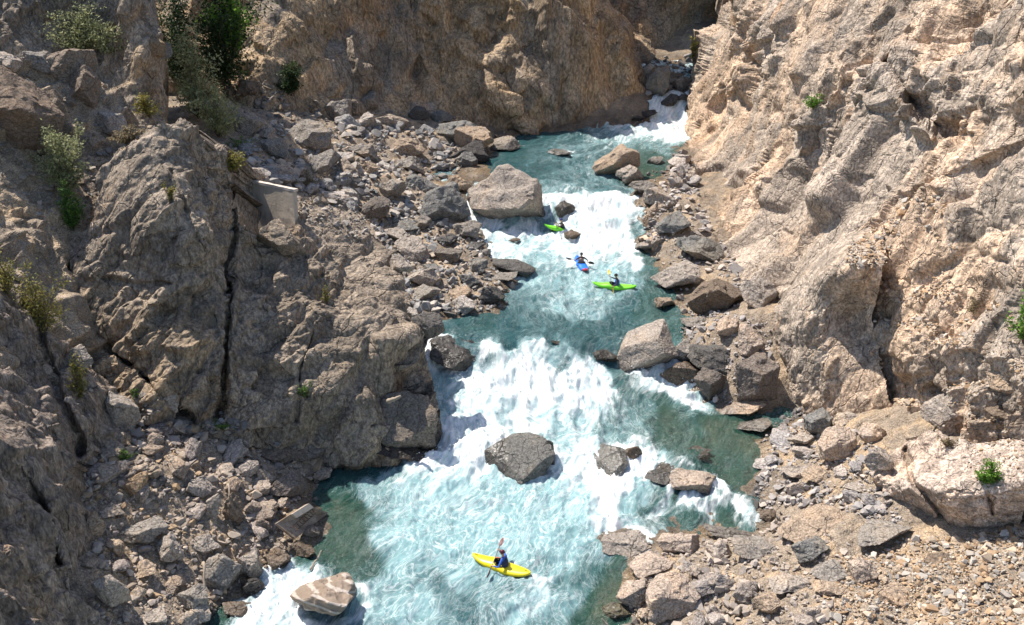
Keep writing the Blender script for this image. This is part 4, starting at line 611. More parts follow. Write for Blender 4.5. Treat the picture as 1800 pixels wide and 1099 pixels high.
for k in range(16):
    r = np.random.default_rng(500+k); pts_ = r.normal(size=(12, 3)); pts_ /= np.linalg.norm(pts_, axis=1, keepdims=True); pts_ *= r.uniform(.78, 1, (12, 1))*.5
    bm = bmesh.new(); [bm.verts.new(p) for p in pts_]; g = bmesh.ops.convex_hull(bm, input=bm.verts[:]); 
    bmesh.ops.delete(bm, geom=[v for v in bm.verts if not v.link_faces], context='VERTS'); bmesh.ops.triangulate(bm, faces=bm.faces[:]); bm.verts.ensure_lookup_table(); bm.verts.index_update()
    protos.append((np.array([v.co[:] for v in bm.verts]), np.array([[v.index for v in f.verts] for f in bm.faces]))); bm.free()
bigp = []
for k in range(14):
    V, Fc, at = rock_mesh('rock', 900+k, 4, (1, 1, 1), npl=9+k % 4, p=70, rough=.9); bigp.append(npmesh('rock', V, Fc, False, at)); bigp[-1].materials.append(M['boulder'])
stones = []
for zi, (zn, poly, n, s0, s1, pal, surfs, up, _) in enumerate(ZONES):
    cand = []; wts = []
    for sn in surfs:
        (a, b, d), N = PJ[sn]; m = inpoly(a, b, poly) & (N[:, 2] >= up)
        V = SURF[sn][0][m]
        if sn == 'ground':    # drop ground hidden inside cliffs is harmless; keep what is above water
            ok = V[:, 2] > wz(V[:, 1])-.25; V = V[ok]; dd = d[m][ok]; wt = np.ones(len(V))
        else: dd = d[m]; wt = np.full(len(V), .6)
        cand.append(V); wts.append(wt)
    cand = np.concatenate(cand); wts = np.concatenate(wts)
    if len(cand) == 0: print('EMPTY', zn); continue
    pick = rng.choice(len(cand), n, p=wts/wts.sum()); P = cand[pick]+rng.normal(0, .08, (n, 3))*[1, 1, .2]
    a, b, d = proj(P); spx = s0*(1-rng.random(n)*(1-(s0/s1)**1.65))**(-1/1.65); size = spx*d/FPX
    for i in range(n):
        if 480 < a[i] < 582 and 876 < b[i] < 958 and inpoly(np.array([a[i]]), np.array([b[i]]), [(478, 922), (520, 960), (586, 902), (540, 874)])[0]: continue
        if spx[i] > 14:
            bad = False
            for (bx, by, brx, bry, bt) in blockers:
                if abs(a[i]-bx) < brx*.8+spx[i]*.35 and abs(b[i]-by) < bry*.8+spx[i]*.35: bad = True; break
            if bad: continue
        stones.append((zi, P[i], size[i], spx[i] if (-10 < a[i] < 1810 and -10 < b[i] < 1105) else 0, pal[rng.integers(len(pal))]))
stones.sort(key=lambda s: -s[3])
NIND = 300-len(BO)-2
ind = stones[:NIND]; rest = stones[NIND:]
def shape_words(sx, sy, sz):
    if sz < .55*max(sx, sy): return 'flat'
    if max(sx, sy) > 1.5*min(sx, sy): return 'long'
    if sz > .95*max(sx, sy): return 'upright'
    return 'angular'
def col_words(c):
    l = sum(c)/3; w = c[0]-c[2]
    if w > .2: return 'rusty brown'
    if w > .13: return 'tan'
    if l < .3: return 'dark grey'
    if l > .46: return 'pale'
    return 'grey'
for zi, P, s, sp, col in ind:
    sx, sy, sz = s*rng.uniform(.8, 1.25), s*rng.uniform(.7, 1.1), s*rng.uniform(.4, .95)
    o = bpy.data.objects.new('rock', bigp[rng.integers(len(bigp))]); C.objects.link(o); o.location = P+np.array([0, 0, sz*.18]); o.scale = (sx, sy, sz)
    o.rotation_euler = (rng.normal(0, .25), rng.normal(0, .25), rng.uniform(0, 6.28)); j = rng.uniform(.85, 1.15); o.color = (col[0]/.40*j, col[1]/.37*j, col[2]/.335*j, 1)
    a, b, d = proj(P)
    sizew = 'big' if sp > 27 else ('medium-sized' if sp > 20 else 'small')
    tag(o, '%s %s %s rock %s' % (sizew, shape_words(sx, sy, sz), col_words(col), ZONES[zi][0]), 'rock', 'loose rocks '+ZONES[zi][0])
VV = []; FF = []; CC = []; off = 0
for zi, P, s, sp, col in rest:
    pv, pf = protos[rng.integers(16)]; sc_ = s*np.array([rng.uniform(.85, 1.35), rng.uniform(.7, 1.1), rng.uniform(.4, .9)])
    V = (pv*sc_)@rotm(rng.normal(0, .35), rng.normal(0, .35), rng.uniform(0, 6.28)).T+P+[0, 0, sc_[2]*.2]
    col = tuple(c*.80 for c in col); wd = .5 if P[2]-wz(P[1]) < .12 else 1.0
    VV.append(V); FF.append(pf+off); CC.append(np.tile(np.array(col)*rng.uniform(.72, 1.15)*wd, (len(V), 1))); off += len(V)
tag(link('scree', npmesh('scree', np.concatenate(VV), np.concatenate(FF), False, {'col': np.concatenate(CC)}), M['scree']), 'loose angular scree and cobbles strewn between the boulders', 'scree', kind='stuff')
print('stones', len(stones), 'ind', len(ind), 'min px', ind[-1][3], 'verts', off)
# ------------------------------------------------------------------ generic mesh pieces
def tube(bm, pts, rad, seg=8, cap=True):
    pts = [Vector(p) for p in pts]; rings = []; n = len(pts); rad = rad if isinstance(rad, (list, tuple)) else [rad]*n
    up = Vector((0, 0, 1))
    for i, p in enumerate(pts):
        d = (pts[min(i+1, n-1)]-pts[max(i-1, 0)]).normalized(); a = d.cross(up if abs(d.z) < .95 else Vector((1, 0, 0))).normalized(); b = d.cross(a)
        rings.append([bm.verts.new(p+(a*math.cos(6.2832*k/seg)+b*math.sin(6.2832*k/seg))*rad[i]) for k in range(seg)])
    for i in range(n-1):
        for k in range(seg): bm.faces.new((rings[i][k], rings[i][(k+1) % seg], rings[i+1][(k+1) % seg], rings[i+1][k]))
    if cap: bm.faces.new(rings[0][::-1]); bm.faces.new(rings[-1])
def bobj(name, bm, mat, parent=None, smooth=True):
    bmesh.ops.recalc_face_normals(bm, faces=bm.faces[:]); me = bpy.data.meshes.new(name); bm.to_mesh(me); bm.free()
    for f in me.polygons: f.use_smooth = smooth
    return link(name, me, mat, parent)
# ------------------------------------------------------------------ kayaks
def hull_sec(u, L, Wd):
    """u in -1 (stern) .. 1 (bow): half width, keel z, gunwale z, deck z"""
    w = Wd/2*(1-abs(u)**2.4)**.62*(1-.10*u) + .012
    keel = -.13+.30*abs(u)**2.6*(1.0 if u > 0 else .8); deck = .17+.09*math.exp(-((u-.22)/.28)**2)+.10*abs(u)**3*(1 if u > 0 else .6)
    gun = keel+(deck-keel)*.52
    return w, keel, gun, deck
def make_kayak(L, Wd, mat, label, P, yaw, pitch=0, roll=0, tip=None):
    root = empty('kayak', P); root.rotation_euler = (roll, pitch, yaw); tag(root, label, 'kayak', 'kayaks in the river')
    bm = bmesh.new(); nu, ns = 44, 24; rings = []
    cu, cl, cw = .03, .19, .235     # cockpit centre and half sizes (u, m)
    for i in range(nu+1):
        u = -1+2*i/nu; w, kz, g, dz = hull_sec(u, L, Wd); ring = []
        for k in range(ns):
            a = 6.28318*k/ns; ca, sa = math.cos(a), math.sin(a); y = w*math.copysign(abs(ca)**.75, ca)
            z = g+(dz-g)*abs(sa)**1.1 if sa > 0 else g-(g-kz)*abs(sa)**.65
            ring.append(bm.verts.new((u*L/2, y, z)))
        rings.append(ring)
    for i in range(nu):
        for k in range(ns):
            q = [rings[i][k], rings[i][(k+1) % ns], rings[i+1][(k+1) % ns], rings[i+1][k]]; cc = sum((v.co for v in q), Vector())/4
            if cc.z > .10 and ((cc.x-cu*L/2)/(cl*L/2*1.02))**2+(cc.y/(cw*.82))**2 < 1: continue
            bm.faces.new(q)
    bm.faces.new(rings[0]); bm.faces.new(rings[-1][::-1])
    bobj('hull', bm, M[mat], root)
    bm = bmesh.new(); pts = []
    for k in range(29):
        a = 6.28318*k/28; x = cu*L/2+cl*L/2*1.05*math.cos(a); y = cw*math.sin(a); _, _, g, dz = hull_sec(2*x/L, L, Wd); w = hull_sec(2*x/L, L, Wd)[0]
        pts.append((x, y, g+(dz-g)*math.sqrt(max(0, 1-(abs(y)/w)**2.4))+.03))
    tube(bm, pts, .022, 8, False); bobj('cockpit_rim', bm, M['black'], root)
    bm = bmesh.new(); top = [bm.verts.new(Vector(p)-Vector((0, 0, .01))) for p in pts[:-1]]; bot = [bm.verts.new((p[0]*.9, p[1]*.7, -.07)) for p in pts[:-1]]; n = len(top)
    for k in range(n): bm.faces.new((top[k], top[(k+1) % n], bot[(k+1) % n], bot[k]))
    bm.faces.new(bot); bobj('cockpit_lining', bm, M['black'], root)
    for ux in (.86, -.84):      # grab loops
        bm = bmesh.new(); _, _, _, dz = hull_sec(ux, L, Wd); x = ux*L/2
        tube(bm, [(x-.07, 0, dz-.01), (x-.05, 0, dz+.035), (x+.05, 0, dz+.035), (x+.07, 0, dz-.01)], .012, 6); bobj('grab_handle', bm, M['black'], root)
    if tip:
        bm = bmesh.new(); 
        for sgn in (1,):
            pr = []
            for i in range(8):
                u = .80+.2*i/7; w, kz, g, dz = hull_sec(u, L, Wd); ring = []
                for k in range(14):
                    a = 6.28318*k/14; ca, sa = math.cos(a), math.sin(a); z = g+(dz-g)*abs(sa)**1.1+.006 if sa > 0 else g-(g-kz)*abs(sa)**.65-.006
                    ring.append(bm.verts.new((u*L/2+.006, (w+.006)*math.copysign(abs(ca)**.75, ca), z)))
                pr.append(ring)
            for i in range(7):
                for k in range(14): bm.faces.new((pr[i][k], pr[i][(k+1) % 14], pr[i+1][(k+1) % 14], pr[i+1][k]))
            bm.faces.new(pr[-1])
        bobj('bow_cap', bm, M[tip], root)
    return root
# ------------------------------------------------------------------ people: one skinned surface, remeshed with the head
def make_person(P, yaw, label, RH, LH, lean=.18, look=0.0, clothes=None, helmet='helm_dark', vest='navy', roll=0):
    """seated paddler; local x forward, y left, z up, hips at the origin. RH / LH: hand positions"""
    root = empty('person', P, yaw); root.rotation_euler.x = roll; tag(root, label, 'person', 'kayakers paddling the river')
    hip = Vector((0, 0, .10)); ch = Vector((.42*math.sin(lean), 0, .10+.40*math.cos(lean))); neck = ch+Vector((.02, 0, .13)); 
    verts = []; edges = []; rad = []
    def av(p, r, par=None):
        verts.append(Vector(p)); rad.append(r if isinstance(r, tuple) else (r, r))
        if par is not None: edges.append((par, len(verts)-1))
        return len(verts)-1
    h = av(hip, (.155, .12)); wst = av(hip.lerp(ch, .45), (.14, .105), h); c = av(ch, (.165, .11), wst); nb = av(neck, (.06, .06), c); av(neck+Vector((.02, 0, .09)), (.055, .055), nb)
    hands = []
    for s, H in ((1, LH), (-1, RH)):
        H = Vector(H); sh = ch+Vector((.01, s*.19, .05)); a = av(sh, .062, c); d = H-sh; L = min(d.length, .60); a1 = .31; a2 = .30
        if d.length > .60: H = sh+d.normalized()*.60; d = H-sh
        hgt = math.sqrt(max(.0004, a1*a1-(L/2)**2)) if L/2 < a1 else .02; bend = Vector((-.2, s*.75, -.65)); bend = (bend-d.normalized()*bend.dot(d.normalized())).normalized()
        el = sh+d*.5+bend*hgt; e = av(el, .044, a); wr = H-(H-el).normalized()*.09; w = av(wr, .031, e); pm = av(H-(H-el).normalized()*.03, (.038, .024), w); hands.append((H, wr))
        fd = (H-el).normalized(); side = fd.cross(Vector((0, 0, 1))).normalized(); upv = side.cross(fd).normalized()
        for k, ln in enumerate((.060, .068, .064, .052)):      # fingers curl over the shaft
            o_ = side*((k-1.5)*.021); b0 = av(H+o_+upv*.020, .0095, pm); b1 = av(H+o_+fd*ln*.55+upv*.020, .009, b0); b2 = av(H+o_+fd*ln*.75-upv*.014, .0085, b1); av(H+o_+fd*ln*.35-upv*.032, .008, b2)
        t0 = av(H-fd*.02+side*s*-.038-upv*.012, .011, pm); av(H+fd*.014+side*s*-.030-upv*.034, .0095, t0)
    for s in (1, -1):       # legs inside the hull, knees under the deck
        a = av(hip+Vector((.06, s*.09, -.02)), .085, h); kn = av(Vector((.42, s*.17, .10)), .062, a); an = av(Vector((.78, s*.10, -.01)), .04, kn); av(Vector((.86, s*.10, .05)), .03, an)
    me = bpy.data.meshes.new('sk'); me.from_pydata([tuple(v) for v in verts], edges, []); o = bpy.data.objects.new('sk', me); C.objects.link(o)
    m = o.modifiers.new('s', 'SKIN'); m.use_smooth_shade = True
    for i, v in enumerate(me.skin_vertices[0].data): v.radius = rad[i]; v.use_root = (i == 0)
    o.modifiers.new('ss', 'SUBSURF').levels = 1
    dg = bpy.context.evaluated_depsgraph_get(); m1 = bpy.data.meshes.new_from_object(o.evaluated_get(dg)); bpy.data.objects.remove(o)
    bm = bmesh.new(); bm.from_mesh(m1)
    # head: skull with brow, eye sockets, nose, mouth, chin and ears
    V, Fc = ico(4); hc = neck+Vector((.045, 0, .175)); V = V.copy()
    x, y, z = V.T; Hd = np.stack([x*.098, y*.076, z*.118], -1); Hd[:, 0] += np.where(z < -.1, .012*np.clip(-z, 0, 1), 0)
    f = np.clip(x, 0, 1); Hd[:, 0] += .030*np.exp(-(y/.16)**2-((z+.12)/.20)**2)*f; Hd[:, 0] += .012*np.exp(-(y/.5)**2-((z-.30)/.14)**2)*f
    for s in (1, -1):
        Hd[:, 0] -= .014*np.exp(-((y-s*.38)/.2)**2-((z-.08)/.13)**2)*f; Hd[:, 1] += s*.022*np.exp(-((x+.05)/.18)**2-((z+.02)/.22)**2-((y-s*1)/.25)**2)
    Hd[:, 0] += .008*np.exp(-(y/.30)**2-((z+.50)/.09)**2)*f-.006*np.exp(-(y/.32)**2-((z+.60)/.03)**2)*f; Hd[:, 1] *= np.where(z < -.3, 1-.35*(-z-.3), 1)
    Rl = rotm(0, .12, look); Hd = Hd@Rl.T+np.array(hc)
    vs = [bm.verts.new(p) for p in Hd]; [bm.faces.new([vs[i] for i in t]) for t in Fc]
    m2 = bpy.data.meshes.new('b'); bm.to_mesh(m2); bm.free(); o = bpy.data.objects.new('b', m2); C.objects.link(o); r = o.modifiers.new('r', 'REMESH'); r.mode = 'VOXEL'; r.voxel_size = .0085
    dg = bpy.context.evaluated_depsgraph_get(); m3 = bpy.data.meshes.new_from_object(o.evaluated_get(dg)); bpy.data.objects.remove(o)
    m3.name = 'body'; m3.materials.clear()
    for mm in (clothes or 'navy', 'skin', 'black'): m3.materials.append(M[mm])
    for p in m3.polygons:
        p.use_smooth = True; q = p.center; k = 0
        if (q-hc).length < .16 or (q.z > neck.z+.02 and (q-neck).length < .14): k = 1
        for H, wr in hands:
            if (q-H).length < .105 and (q-wr).dot(H-wr) > 0: k = 1
        if q.z < .13 and q.x > .05: k = 2
        p.material_index = k
    b = link('body', m3, None, root)
    # helmet shell with peak, and buoyancy vest round the torso
    bm = bmesh.new(); V, Fc = ico(3); x, y, z = V.T; keepv = z > -.12+.30*np.clip(x, 0, 1); Q = np.stack([x*.122, y*.102, z*.135+.012], -1); Q[:, 0] += .02*np.exp(-((z-.28)/.12)**2)*np.clip(x, 0, 1)**2; Q = Q@Rl.T+np.array(hc)
    vs = {i: bm.verts.new(Q[i]) for i in np.where(keepv)[0]}
    for t in Fc:
        if all(i in vs for i in t): bm.faces.new([vs[i] for i in t])
    he = bobj('helmet', bm, M[helmet], root); sm = he.modifiers.new('s', 'SOLIDIFY'); sm.thickness = .012
    bm = bmesh.new(); rings = []; n = 24
    for i, (tt, rx, ry) in enumerate([(.20, .128, .165), (.32, .145, .185), (.55, .148, .19), (.78, .150, .195), (.98, .142, .185), (1.10, .115, .150), (1.16, .09, .105)]):
        cc = hip.lerp(ch, tt); rings.append([bm.verts.new(cc+Vector((rx*math.cos(6.28318*k/n), ry*math.sin(6.28318*k/n), .03*abs(math.sin(6.28318*k/n))*(-1 if i > 4 else 0)))) for k in range(n)])
    for i in range(6):
        for k in range(n): bm.faces.new((rings[i][k], rings[i][(k+1) % n], rings[i+1][(k+1) % n], rings[i+1][k]))
    ve = bobj('life_vest', bm, M[vest], root); sm = ve.modifiers.new('s', 'SOLIDIFY'); sm.thickness = .02
    return root, [H for H, w in hands]
def make_paddle(A, B, L, shift, blade, label, feather=1.2, shaftm='shaft'):
    """A, B world hand points; blade pair at both ends"""
    A, B = Vector(A), Vector(B); d = (B-A).normalized(); mid = (A+B)/2+d*shift; root = empty('paddle', mid); tag(root, label, 'paddle', 'paddles held by the kayakers')
    bm = bmesh.new(); tube(bm, [d*(-L/2+.25), d*(L/2-.25)], .016, 10); bobj('shaft', bm, M[shaftm], root)
    a0 = d.cross(Vector((0, 0, 1))); a0 = a0.normalized() if a0.length > .1 else Vector((1, 0, 0))
    for s in (1, -1):
        side = Matrix.Rotation(feather*(1 if s > 0 else 0)+.35, 3, d)@a0; nn = d.cross(side).normalized(); bm = bmesh.new(); rr = []
        for i in range(13):
            t = i/12; wd = .098*math.sin(math.pi*min(1, .12+.80*t))**.6*(1-.25*t**6) if t < 1 else .045; cv = .03*math.sin(math.pi*t); c = d*s*(L/2-.45+.45*t)
            rr.append([bm.verts.new(c+side*wd*y*(max(.12, min(1, t*4)))+nn*(cv-.02*y*y+th)) for y in (-1, -.5, 0, .5, 1) for th in (.006,)]+[bm.verts.new(c+side*wd*y*(max(.12, min(1, t*4)))+nn*(cv-.02*y*y-.006)) for y in (1, .5, 0, -.5, -1)])
        for i in range(12):
            for k in range(10): bm.faces.new((rr[i][k], rr[i][(k+1) % 10], rr[i+1][(k+1) % 10], rr[i+1][k]))
        bm.faces.new(rr[0]); bm.faces.new(rr[-1][::-1]); bobj('blade', bm, M[blade], root)
    return root
def boat(mat, L, Wd, label, bow, stern=None, yaw=None, lift=.05, pitch=0, roll=0, tip=None):
    pb, _ = hit(*bow, .15)
    if stern: ps, _ = hit(*stern, .15); mid = (pb+ps)/2; yaw = math.atan2(pb.y-ps.y, pb.x-ps.x)
    else: mid = pb-Vector((math.cos(yaw), math.sin(yaw), 0))*L/2
    mid.z = float(wz(mid.y))+lift; return make_kayak(L, Wd, M and mat, label, mid, yaw, pitch, roll, tip), mid, yaw
def crew(mid, yaw, plabel, RH, LH, blade, padlabel, padL=1.95, shift=0, seat=-.12, feather=1.2, shaftm='shaft', roll=0, **k):
    sp = mid+Vector((math.cos(yaw)*seat, math.sin(yaw)*seat, -.02)); r, hs = make_person(sp, yaw, plabel, RH, LH, roll=roll, **k)
    Mx = Matrix.Translation(sp)@Matrix.Rotation(yaw, 4, 'Z')@Matrix.Rotation(roll, 4, 'X'); make_paddle(Mx@hs[1], Mx@hs[0], padL, shift, blade, padlabel, feather, shaftm)
k1, m1_, y1_ = boat('yellow', 2.75, .68, 'yellow kayak in the pale pool at the bottom, nearest the camera', (832, 978), (931, 1011), lift=.07)
bm = bmesh.new(); bmesh.ops.create_icosphere(bm, subdivisions=2, radius=.06, matrix=Matrix.Translation((.42, .05, .16))@Matrix.Diagonal((1, .8, .6, 1))); bobj('foam_pad', bm, M['whiteb'], k1)
bm = bmesh.new(); tube(bm, [(.40, -.20, .22), (.22, -.235, .235), (.05, -.235, .235)], .028, 6); bobj('red_trim', bm, M['red'], k1)
crew(m1_, y1_, 'person in a dark blue jacket and maroon helmet paddling the yellow kayak', (.50, -.30, .62), (.44, .42, .32), 'blade_maroon', 'paddle with maroon blades held upright over the yellow kayak', shift=.0, clothes='bluefab', helmet='helm_maroon', vest='navy', lean=.22, look=.25, seat=-.22)
k2, m2_, y2_ = boat('green', 2.75, .66, 'lime green kayak seen side-on, nearest of the two green ones', (1046, 500), (1114, 505), lift=.07)
crew(m2_, y2_, 'person in a black and blue vest paddling the nearest green kayak', (.52, -.26, .60), (.30, .44, .22), 'blade_yellow', 'paddle with an ochre yellow blade raised over the nearest green kayak', shift=.0, clothes='black', helmet='helm_dark', vest='bluefab', lean=.12, look=.1, seat=-.2)
k3, m3_, y3_ = boat('blue', 2.6, .68, 'blue kayak with a red bow pointing towards the camera', (1030, 479), yaw=R(-80), lift=.07, tip='redplastic')
crew(m3_, y3_, 'person in a brown and tan jacket in the blue kayak, facing the camera', (.30, -.46, .52), (.34, .42, .30), 'blade_black', 'dark paddle held across the blue kayak', shift=-.12, clothes='brownfab', helmet='helm_dark', vest='palepink', lean=.12, feather=1.4)
k4, m4_, y4_ = boat('green', 2.6, .66, 'green kayak half buried in foam, the farthest upstream', (955, 403), yaw=R(184), lift=.02, pitch=-.20, roll=.12)
crew(m4_, y4_, 'person in a dark green jacket and blue helmet in the farthest green kayak', (.54, -.20, .46), (.56, .12, .50), 'blade_black', 'dark paddle stretched forward over the farthest green kayak', shift=.30, clothes='brownfab', helmet='helm_blue', vest='darkgreenfab', lean=.30, feather=1.3, seat=-.15)
# ------------------------------------------------------------------ concrete pier, tilted slab with bars, driftwood
def slab(name, corners, thick, mat, parent=None, bev=.03):
    """corners: 4 world points of the front face; thickness pushed away along the face normal"""
    c = [Vector(p) for p in corners]; n = (c[1]-c[0]).cross(c[3]-c[0]).normalized()
    if n.y < 0: n = -n
    bm = bmesh.new(); f = [bm.verts.new(p) for p in c]; b = [bm.verts.new(p+n*thick) for p in c]
    bm.faces.new(f); bm.faces.new(b[::-1])
    for k in range(4): bm.faces.new((f[k], b[k], b[(k+1) % 4], f[(k+1) % 4]))
    bmesh.ops.subdivide_edges(bm, edges=bm.edges[:], cuts=10, use_grid_fill=True)
    for v in bm.verts: v.co += Vector([float(x) for x in .02*np.array([vnoise(np.array([v.co[:]])*3, q)[0] for q in (1, 2, 3)])])
    return bobj(name, bm, mat, parent, False)
r_ = empty('concrete_pier', Vector(unproj(430, 415, 47.0))); tag(r_, 'weathered concrete pier with a sloping cap standing on top of the rock buttress', 'pier')
def rel(o, root): o.location = -root.location; return o
P4 = [Vector(unproj(424, 318, 53.2)), Vector(unproj(514, 337, 51.2)), Vector(unproj(523, 445, 50.1)), Vector(unproj(446, 445, 52.0))]; print('pier n.s', (P4[1]-P4[0]).cross(P4[3]-P4[0]).normalized().dot(Vector((-.34, .42, .84)).normalized()))
rel(slab('pier_wall', P4, .30, M['concrete'], r_), r_)
c0 = [Vector(unproj(423, 313.5, 53.18)), Vector(unproj(516, 333, 51.16)), Vector(unproj(516, 337.5, 51.15)), Vector(unproj(423, 318, 53.16))]
rel(slab('cap', c0, .34, plain('pale_concrete_cap', (.58, .50, .43), .9, .2, .2, 5), r_), r_)
r_ = empty('broken_slab', hit(530, 925, .5)[0]); tag(r_, 'broken concrete slab with rusty bars tilted into the water on the left shore', 'slab')
sc4 = [hit(486, 920, 1.35)[0], hit(519, 947, .55)[0], hit(577, 902, .12)[0], hit(540, 886, 1.35)[0]]
nrm = (sc4[1]-sc4[0]).cross(sc4[3]-sc4[0]).normalized(); nrm = nrm if nrm.z > 0 else -nrm
bm = bmesh.new(); f = [bm.verts.new(p) for p in sc4]; b = [bm.verts.new(p-nrm*.22) for p in sc4]; bm.faces.new(f); bm.faces.new(b[::-1])
for k in range(4): bm.faces.new((f[k], b[k], b[(k+1) % 4], f[(k+1) % 4]))
T = NT('wet_brown_concrete'); co = T.n('ShaderNodeTexCoord').outputs['Object']; n = T.noise(co, 3, 6, .7); M['wetc'] = T.done(T.bsdf(T.mix(T.ramp(n, .4, .62), (.34, .27, .22), (.19, .135, .095)), .6, T.bump(n, .6, .05)))
rel(bobj('slab_body', bm, M['wetc'], r_, False), r_)
e0, e1 = sc4[0].lerp(sc4[3], .45), sc4[3]; bm = bmesh.new(); dd = (sc4[1]-sc4[0]).normalized()*.28; q = [e0, e1, e1+dd, e0+dd]; f = [bm.verts.new(p+nrm*.004) for p in q]; b = [bm.verts.new(p+nrm*.16) for p in q]; bm.faces.new(b)
for k in range(4): bm.faces.new((f[k], f[(k+1) % 4], b[(k+1) % 4], b[k]))
rel(bobj('raised_edge', bm, M['concrete'], r_, False), r_)
for i in range(8):
    a = sc4[0].lerp(sc4[3], .15+.09*i).lerp(sc4[1].lerp(sc4[2], .15+.10*i), .62-.02*i); d1 = (sc4[1]-sc4[0]).normalized()*.13; d2 = (sc4[3]-sc4[0]).normalized()*.14
    bm = bmesh.new(); tube(bm, [a-d1+nrm*-.02, a-d1+nrm*.10, a-d1+d2*.5+nrm*.12, a+d1+d2*.5+nrm*.12, a+d1+nrm*.10, a+d1-nrm*.02], .016, 6); rel(bobj('steel_bar', bm, M['rust'], r_), r_)
def stick(pa, pb, rad, label, name='driftwood_log', bend=.06):
    A, B = Vector(pa), Vector(pb); bm = bmesh.new(); n = 9; L = (B-A).length
    pts = [(A.lerp(B, i/n)-A)+Vector((math.sin(i*1.3)*bend*L*.3, math.cos(i*1.7)*bend*L*.2, math.sin(i*.9)*bend*L*.4)) for i in range(n+1)]
    tube(bm, pts, [rad*(1-.55*i/n)*(1+.15*math.sin(i*2.1)) for i in range(n+1)], 8); 
    a = pts[5]; tube(bm, [a, a+(pts[6]-a).normalized()*L*.1+Vector((0, 0, L*.12))], [rad*.4, rad*.15], 6)
    o = bobj(name, bm, M['wood'], None); o.location = A; tag(o, label, 'log'); return o
stick(unproj(682, 706, 43.0), unproj(704, 697, 42.7), .13, 'short pale log jammed in the crack above the big dark block', bend=.03)
stick(surf_hit(362, 1020)[0]+[0, 0, .9], surf_hit(366, 1088)[0]+[0, 0, .3], .06, 'pale bleached stick leaning on boulders beside the white chute')
stick(surf_hit(403, 868)[0]+[0, 0, .5], surf_hit(412, 925)[0]+[0, 0, .25], .05, 'thin crooked branch lying over the dark upright slab in the left talus')
stick(hit(545, 1002, .15)[0], hit(566, 968, .55)[0], .05, 'thin dark branch sticking out of the water above the striped boulder')
stick(hit(1068, 1100, .1)[0], hit(1058, 1088, .35)[0], .05, 'small pale stick in the water at the bottom edge')
# ------------------------------------------------------------------ plants
def plant(name, px, py_base, w, h, leaf, label, n_leaf, lsz=.07, cat='shrub', nb=9, lean=0.0, sparse=1.0, depth=None, bark='bark', trunk_r=.035, seed=0, group=None):
    r = np.random.default_rng(seed+int(px)*7+int(py_base))
    if depth is None: P, t = surf_hit(px, py_base)
    else: P = unproj(px, py_base, depth); t = proj(P)[2]
    s = t/FPX; W = w*s; H = h*s/math.cos(PITCH*.6)
    root = empty(name, Vector(P)-Vector((0, 0, .1))); tag(root, label, cat, group)
    bm = bmesh.new(); tips = []
    for b in range(nb):
        a = r.uniform(0, 6.28); ex = abs(r.normal(0, .75)); hh = r.uniform(.4, 1.0)*H*(1-.25*min(ex, 1)); dx, dy = math.cos(a)*min(ex, 1)*W*.55+lean*hh, math.sin(a)*min(ex, 1)*W*.4
        pts = [Vector((0, 0, 0))]; m = 6
        for i in range(1, m+1):
            u = i/m; pts.append(Vector((dx*u**1.4+r.normal(0, .02)*H, dy*u**1.4+r.normal(0, .02)*H, hh*u)))
        tube(bm, pts, [trunk_r*(1-.85*i/m)+.004 for i in range(m+1)], 5)
        for i in range(2, m+1):
            tips.append((pts[i], i/m))
            for q in range(2):
                e = pts[i]+Vector((r.normal(0, .10)*W, r.normal(0, .10)*W, abs(r.normal(0, .06))*H)); tube(bm, [pts[i], pts[i].lerp(e, .5)+Vector((0, 0, .02)), e], [trunk_r*.3, trunk_r*.2, .003], 4); tips.append((e, 1.0)); tips.append((pts[i].lerp(e, .6), .8))
    bobj('branches', bm, M[bark], root, True)
    T_ = np.array([tuple(p) for p, _ in tips]); k = r.integers(len(T_), size=n_leaf); cl = r.normal(0, 1, (len(T_), 1))*.22+.5
    c = T_[k]+r.normal(0, 1, (n_leaf, 3))*np.array([W, W*.9, H*.7])*.055*sparse
    nrm_ = r.normal(size=(n_leaf, 3))+[0, -.2, .8]; nrm_ /= np.linalg.norm(nrm_, axis=1, keepdims=True); tan = np.cross(nrm_, r.normal(size=(n_leaf, 3))); tan /= np.linalg.norm(tan, axis=1, keepdims=True); bi = np.cross(nrm_, tan)
    sz = lsz*r.uniform(.6, 1.4, (n_leaf, 1)); V = np.stack([c-tan*sz, c+bi*sz*.45, c+tan*sz, c-bi*sz*.45], 1).reshape(-1, 3); F_ = np.arange(n_leaf*4).reshape(-1, 4)
    col = np.clip(cl[k]+r.normal(0, .15, (n_leaf, 1)), 0, 1); col = np.repeat(np.tile(col, (1, 3)), 4, 0)
    link('foliage', npmesh('foliage', V, F_, False, {'col': col}), M[leaf], root); return root
plant('tall_shrub', 350, 212, 95, 160, 'leaf_olive', 'tall olive green shrub growing in the dark gully at upper left', 3600, .10, lean=-.05, nb=16)
plant('tall_shrub', 385, 240, 80, 105, 'leaf_olive', 'olive shrub below the tall one at the foot of the dark gully', 2600, .10, nb=13)
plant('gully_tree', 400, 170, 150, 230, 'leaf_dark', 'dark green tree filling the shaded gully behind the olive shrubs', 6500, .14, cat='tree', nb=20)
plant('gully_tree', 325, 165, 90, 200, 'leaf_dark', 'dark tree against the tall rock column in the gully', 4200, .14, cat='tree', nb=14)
plant('gully_tree', 412, 100, 90, 150, 'leaf_bright', 'bright green leafy branches at the top of the gully', 2600, .15, cat='tree', nb=10, depth=79)
plant('dark_bush', 515, 166, 55, 60, 'leaf_dark', 'round dark green bush at the foot of the ochre cliff', 3000, .10, cat='bush', nb=10)
plant('slope_shrub', 148, 100, 130, 100, 'leaf_olive', 'sprawling dry green shrub at the top left behind the brown blocks', 3600, .09, nb=14)
